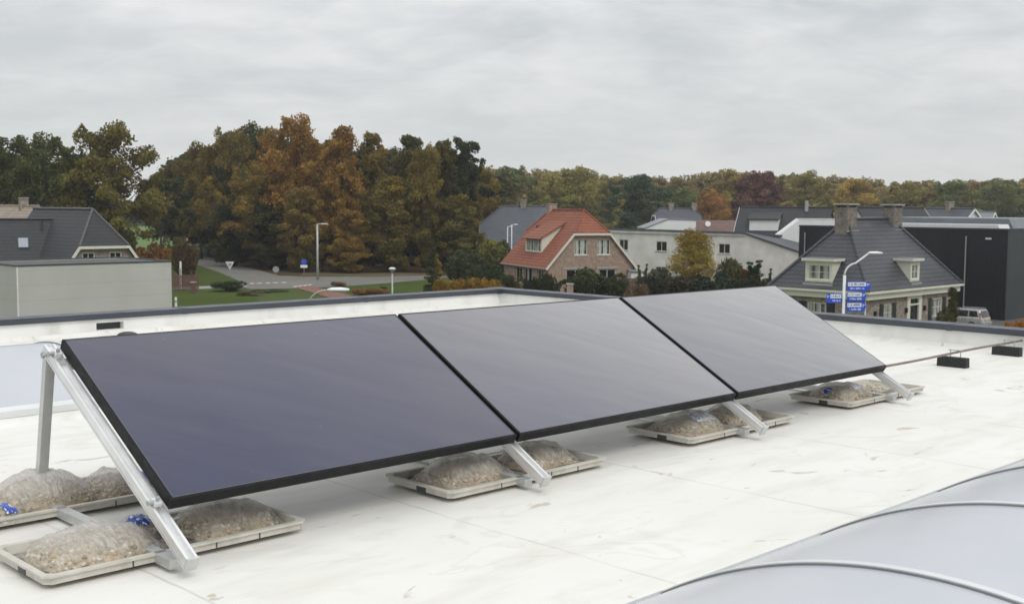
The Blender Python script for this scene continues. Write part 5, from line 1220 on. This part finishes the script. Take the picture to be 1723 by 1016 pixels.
def pole_sign(name, label, px, D, topy, parts, ph=.03):
    H = H_at(topy, px, D); t = thing(name, label, 'road sign', gx(px, D), 0)
    m = MB(); m.tube([(0, .05, 0), (0, .05, H - .1)], ph, 8); m.build('pole', 'post_metal', t, smooth=True); parts(t, H); return t
def tri(t, H):
    s = .55; m = MB(); m.extrude([(-s, 0, H), (0, 0, H - s * 1.75), (s, 0, H)], (0, .03, 0)); m.build('sign_back', 'sign_white', t)
    m = MB(); m.extrude([(-s * .6, -.004, H - .16), (0, -.004, H - s * 1.36), (s * .6, -.004, H - .16)], (0, .003, 0)); m.build('sign_face', 'grey_metal', t)
def disc(mat, r=.4, plate=False, ring=None):
    def f(t, H):
        m = MB(); m.tube([(0, 0, H - r), (0, .03, H - r)], r, 20); m.build('sign_disc', mat, t)
        if ring: m = MB(); m.tube([(0, -.004, H - r), (0, -.0005, H - r)], r * .66, 20); m.build('sign_centre', ring, t)
        if plate: m = MB(); m.box(-.45, .45, 0, .03, H - 2 * r - .42, H - 2 * r - .05); m.build('sub_plate', 'sign_white', t)
    return f
pole_sign('yield_sign', 'pale back of a triangular yield sign on the side road', 386, 147, 440.5, tri)
pole_sign('round_sign', 'round whitish sign back beside the side road', 463.5, 153, 448, disc('grey_metal', .42))
pole_sign('round_sign', 'round blue sign with white plate below it at the wood edge', 511, 152, 436, disc('sign_blue', .36, True, None))
pole_sign('round_sign', 'tiny red and white round sign far up the side road', 313.5, 176, 400, disc('sign_red', .3, False, 'sign_white'))
wp = thing('wooden_pole', 'bare wooden pole above the yield sign', 'pole', gx(383, 196)); H = H_at(396, 383, 196)
m = MB(); m.tube([(0, 0, 0), (0, 0, H)], [.13, .1], 8); m.build('shaft', 'post_metal', wp, smooth=True); m = MB(); m.box(-.3, .3, -.06, .06, H - .12, H); m.build('cross_arm', 'wood', wp)
gp = thing('garden_post', 'white and grey post beside the red fence', 'post', gx(303, 131)); H = H_at(440, 303, 131)
m = MB(); m.box(-.1, .1, -.06, .06, 0, H); m.build('shaft', 'white_paint', gp); m = MB(); m.box(-.16, .06, -.08, -.061, H * .55, H * .75); m.build('plate', 'grey_metal', gp)
fe = thing('red_fence', 'low reddish garden fence right of the grey building', 'fence', gx(286, 129)); Lf = 46 / F * 129; H = H_at(462, 300, 129)
m = MB(); [m.box(x, x + .12, 0, .03, .06, H) for x in np.arange(0, Lf, .15)]; m.build('palings', 'brick_red_low', fe)
m = MB(); m.box(0, Lf, .031, .07, H * .3, H * .3 + .08); m.build('rail', 'wood', fe); m = MB(); m.box(0, Lf, .031, .07, H * .8, H * .8 + .08); m.build('rail', 'wood', fe)
bp_ = thing('brick_pillar', 'short brick gate pillar at the end of the red fence', 'pillar', gx(324, 125)); H = H_at(474, 324, 125)
m = MB(); m.box(-.22, .22, -.22, .22, 0, H - .1); m.build('shaft', 'brick_red_low', bp_); m = MB(); m.box(-.28, .28, -.28, .28, H - .1, H); m.build('cap', 'concrete', bp_)
bo = thing('bollard', 'white bollard at the foot of the grey building corner', 'bollard', gx(294, 103)); H = H_at(500, 294, 103)
m = MB(); m.lathe([(.12, 0), (.11, H - .1), (.08, H - .02), (.02, H)], 14); m.build('shaft', 'white_paint', bo); m = MB(); m.lathe([(.125, H * .65), (.125, H * .78)], 14); m.build('band', 'grey_metal', bo)
gt = thing('garden_arch', 'ivy garden arch with brick pier before the pink gable', 'arch', gx(952, 113))
m = MB(); m.tube([(-.9, 0, 0), (-.9, 0, 1.5)] + [(-.9 * math.cos(a), 0, 1.5 + .8 * math.sin(a)) for a in np.linspace(.2, 2.94, 9)] + [(.9, 0, 1.5), (.9, 0, 0)], .09, 6); m.build('hoop', 'dark_trim', gt)
q_, t_ = leaf_cloud([(-.9 * math.cos(a), 0, 1.5 + .9 * math.sin(a), .28, .28, .26) for a in np.linspace(0, 3.14, 10)] + [(-.9, 0, z, .24, .24, .3) for z in (.3, .7, 1.1)], 1800, .07, 77)
o = bpy.data.objects.new('foliage', quads_mesh('foliage', q_, t_)); COL.objects.link(o); o.parent = gt; o.color = (.03, .045, .018, 0)
gw = thing('brick_pier', 'small brick garden pier right of the ivy arch', 'pillar', gx(960, 110)); m = MB(); m.box(-.3, .3, -.3, .3, 0, 2.2); m.build('shaft', 'brick_pink', gw); m = MB(); m.box(-.36, .36, -.36, .36, 2.2, 2.32); m.build('cap', 'concrete', gw)
pf = thing('picket_fence', 'grey wooden fence beside the pink gable', 'fence', gx(1050, 124), .1)
m = MB(); [m.box(x, x + .16, 0, .03, .05, 2.0) for x in np.arange(0, 4.6, .18)]; m.build('palings', 'wood', pf); m = MB(); m.box(0, 4.6, .031, .08, 1.5, 1.6); m.build('rail', 'wood', pf)
ws = thing('white_shed', 'small white garden shed against the right side of the red roofed house', 'shed', gx(1063, 128), .2); H = H_at(452, 1070, 128)
m = MB(); m.box(0, 1.6, 0, 2.4, 0, H - .3); m.build('wall', 'white_wall', ws); m = MB(); m.slab([(-.15, -.15, H - .3), (1.75, -.15, H - .3), (1.75, 2.6, H), (-.15, 2.6, H)], .1); m.build('roof', 'grey_trim', ws); m = MB(); m.box(.4, 1.2, -.03, .0, .1, 1.95); m.build('door', 'grey_metal', ws)
gd = thing('garden_table', 'round white garden table top near the door of the red roofed house', 'table', gx(878, 104)); H = 1.05
m = MB(); m.lathe([(.62, H - .06), (.64, H - .03), (.6, H), (.01, H)], 18); m.build('table_top', 'white_paint', gd); m = MB(); m.lathe([(.3, 0), (.06, .1), (.05, H - .06)], 10); m.build('leg', 'white_paint', gd)

# ------------------------------------------------------------------ the car, driving side along V
cp_ = gx(1666, 92)
car = thing('parked_car', 'silver grey estate car seen from behind, parked beside the villa', 'car', (cp_.x, cp_.y, 0), ROT + math.pi / 2)   # local x forward along V
Lc, Wc = 4.45, 1.78
low = [(0, .32), (.02, .62), (.06, .95), (.16, 1.02), (2.6, .98), (3.3, .93), (4.1, .82), (4.4, .62), (4.45, .35), (4.2, .24), (.2, .24)]
m = MB(); m.extrude([(x, -Wc / 2, z) for x, z in low], (0, Wc, 0)); m.build('body', 'car_paint', car, bevel=.10, smooth=True)
cab = [(.08, .97), (.20, 1.30), (.34, 1.58), (.6, 1.64), (2.0, 1.64), (2.5, 1.55), (3.35, .95)]
def cabv(sg, dx_=0.0): return [(x, sg * (Wc / 2 - .04 - (z - .95) * .22), z) for x, z in cab]
m = MB(); n = len(cab); m.add(cabv(-1) + cabv(1), [tuple(range(n)), tuple(range(2 * n - 1, n - 1, -1))] + [(i, n + i, n + (i + 1) % n, (i + 1) % n) for i in range(n)]); m.build('roof', 'car_paint', car, bevel=.07, smooth=True)
for sg in (-1, 1):
    Yz = lambda z: sg * (Wc / 2 - .04 - (z - .95) * .22 + .006)
    for x0, x1, x2, x3 in ((.34, 1.12, 1.12, .52), (1.2, 2.05, 2.05, 1.2), (2.12, 3.0, 2.42, 2.12)):
        m = MB(); a_ = [(x0, 1.02), (x1, 1.02), (x2, 1.5), (x3, 1.5)]; m.add([(x, Yz(z), z) for x, z in a_] + [(x, Yz(z) - sg * .02, z) for x, z in a_], [(0, 1, 2, 3), (4, 5, 6, 7), (0, 1, 5, 4), (1, 2, 6, 5), (2, 3, 7, 6), (3, 0, 4, 7)]); m.build('side_window', 'glass_dark', car)
    m = MB(); m.hexa([(.04 + .0, sg * (Wc / 2 - .22), .86), (.2, sg * (Wc / 2 - .02), .86), (.2, sg * (Wc / 2 - .01), .87), (.03, sg * (Wc / 2 - .22), .87), (.2, sg * (Wc / 2 - .30), 1.42), (.34, sg * (Wc / 2 - .12), 1.42), (.36, sg * (Wc / 2 - .10), 1.43), (.21, sg * (Wc / 2 - .3), 1.43)]); 
    m = MB(); m.extrude([(.05, sg * (Wc / 2 - .12), .90), (.18, sg * (Wc / 2 + .004), .90), (.28, sg * (Wc / 2 - .08), 1.36), (.17, sg * (Wc / 2 - .17), 1.36)], (.03, 0, 0)); m.build('taillight', 'red_lens', car)
    m = MB(); m.tube([(.4, sg * (Wc / 2 - .24), 1.69), (2.3, sg * (Wc / 2 - .24), 1.67)], .02, 6); m.build('roof_rail', 'grey_metal', car)
    for x in (.85, 3.55):
        wl = bpy.data.objects.new('wheel', None); COL.objects.link(wl); wl.parent = car
        m = MB(); y = sg * (Wc / 2 - .1); m.tube([(x, y - .11, .32), (x, y - .1, .32), (x, y + .1, .32), (x, y + .12, .32)], [.29, .32, .32, .29], 22); ty = m.build('tyre', 'tyre', car); ty.name = 'wheel_tyre'
        m = MB(); m.tube([(x, y + sg * .105, .32), (x, y + sg * .128, .32)], .2, 14); rm = m.build('rim', 'grey_metal', ty)
        bpy.data.objects.remove(wl)
m = MB(); m.hexa([(.075, -.62, 1.05), (.075, .62, 1.05), (.3, .56, 1.5), (.3, -.56, 1.5), (.055, -.62, 1.05), (.055, .62, 1.05), (.28, .56, 1.5), (.28, -.56, 1.5)]); m.build('rear_window', 'glass_dark', car)
m = MB(); m.box(-.1, .1, -Wc / 2 + .03, Wc / 2 - .03, .34, .62); m.build('bumper', 'car_paint', car, bevel=.04)
m = MB(); m.box(-.03, .03, -.26, .26, .72, .83); m.build('number_plate', 'plate_yellow', car)

# ------------------------------------------------------------------ air
hm = MB(); hm.box(-700, 700, -60, 900, -1.0, 60)
hz = hm.build('haze', None) if False else None
me = bpy.data.meshes.new('haze'); me.from_pydata(hm.v, [], hm.f); hz = bpy.data.objects.new('haze', me); COL.objects.link(hz); tag(hz, kind='stuff')
vm = bpy.data.materials.new('haze_air'); vm.use_nodes = True; vt = vm.node_tree; vt.nodes.clear()
vo = vt.nodes.new('ShaderNodeOutputMaterial'); pv = vt.nodes.new('ShaderNodeVolumePrincipled')
pv.inputs['Color'].default_value = (.92, .95, 1, 1); pv.inputs['Density'].default_value = .00026; pv.inputs['Anisotropy'].default_value = .2
vt.links.new(pv.outputs[0], vo.inputs['Volume']); me.materials.append(vm)
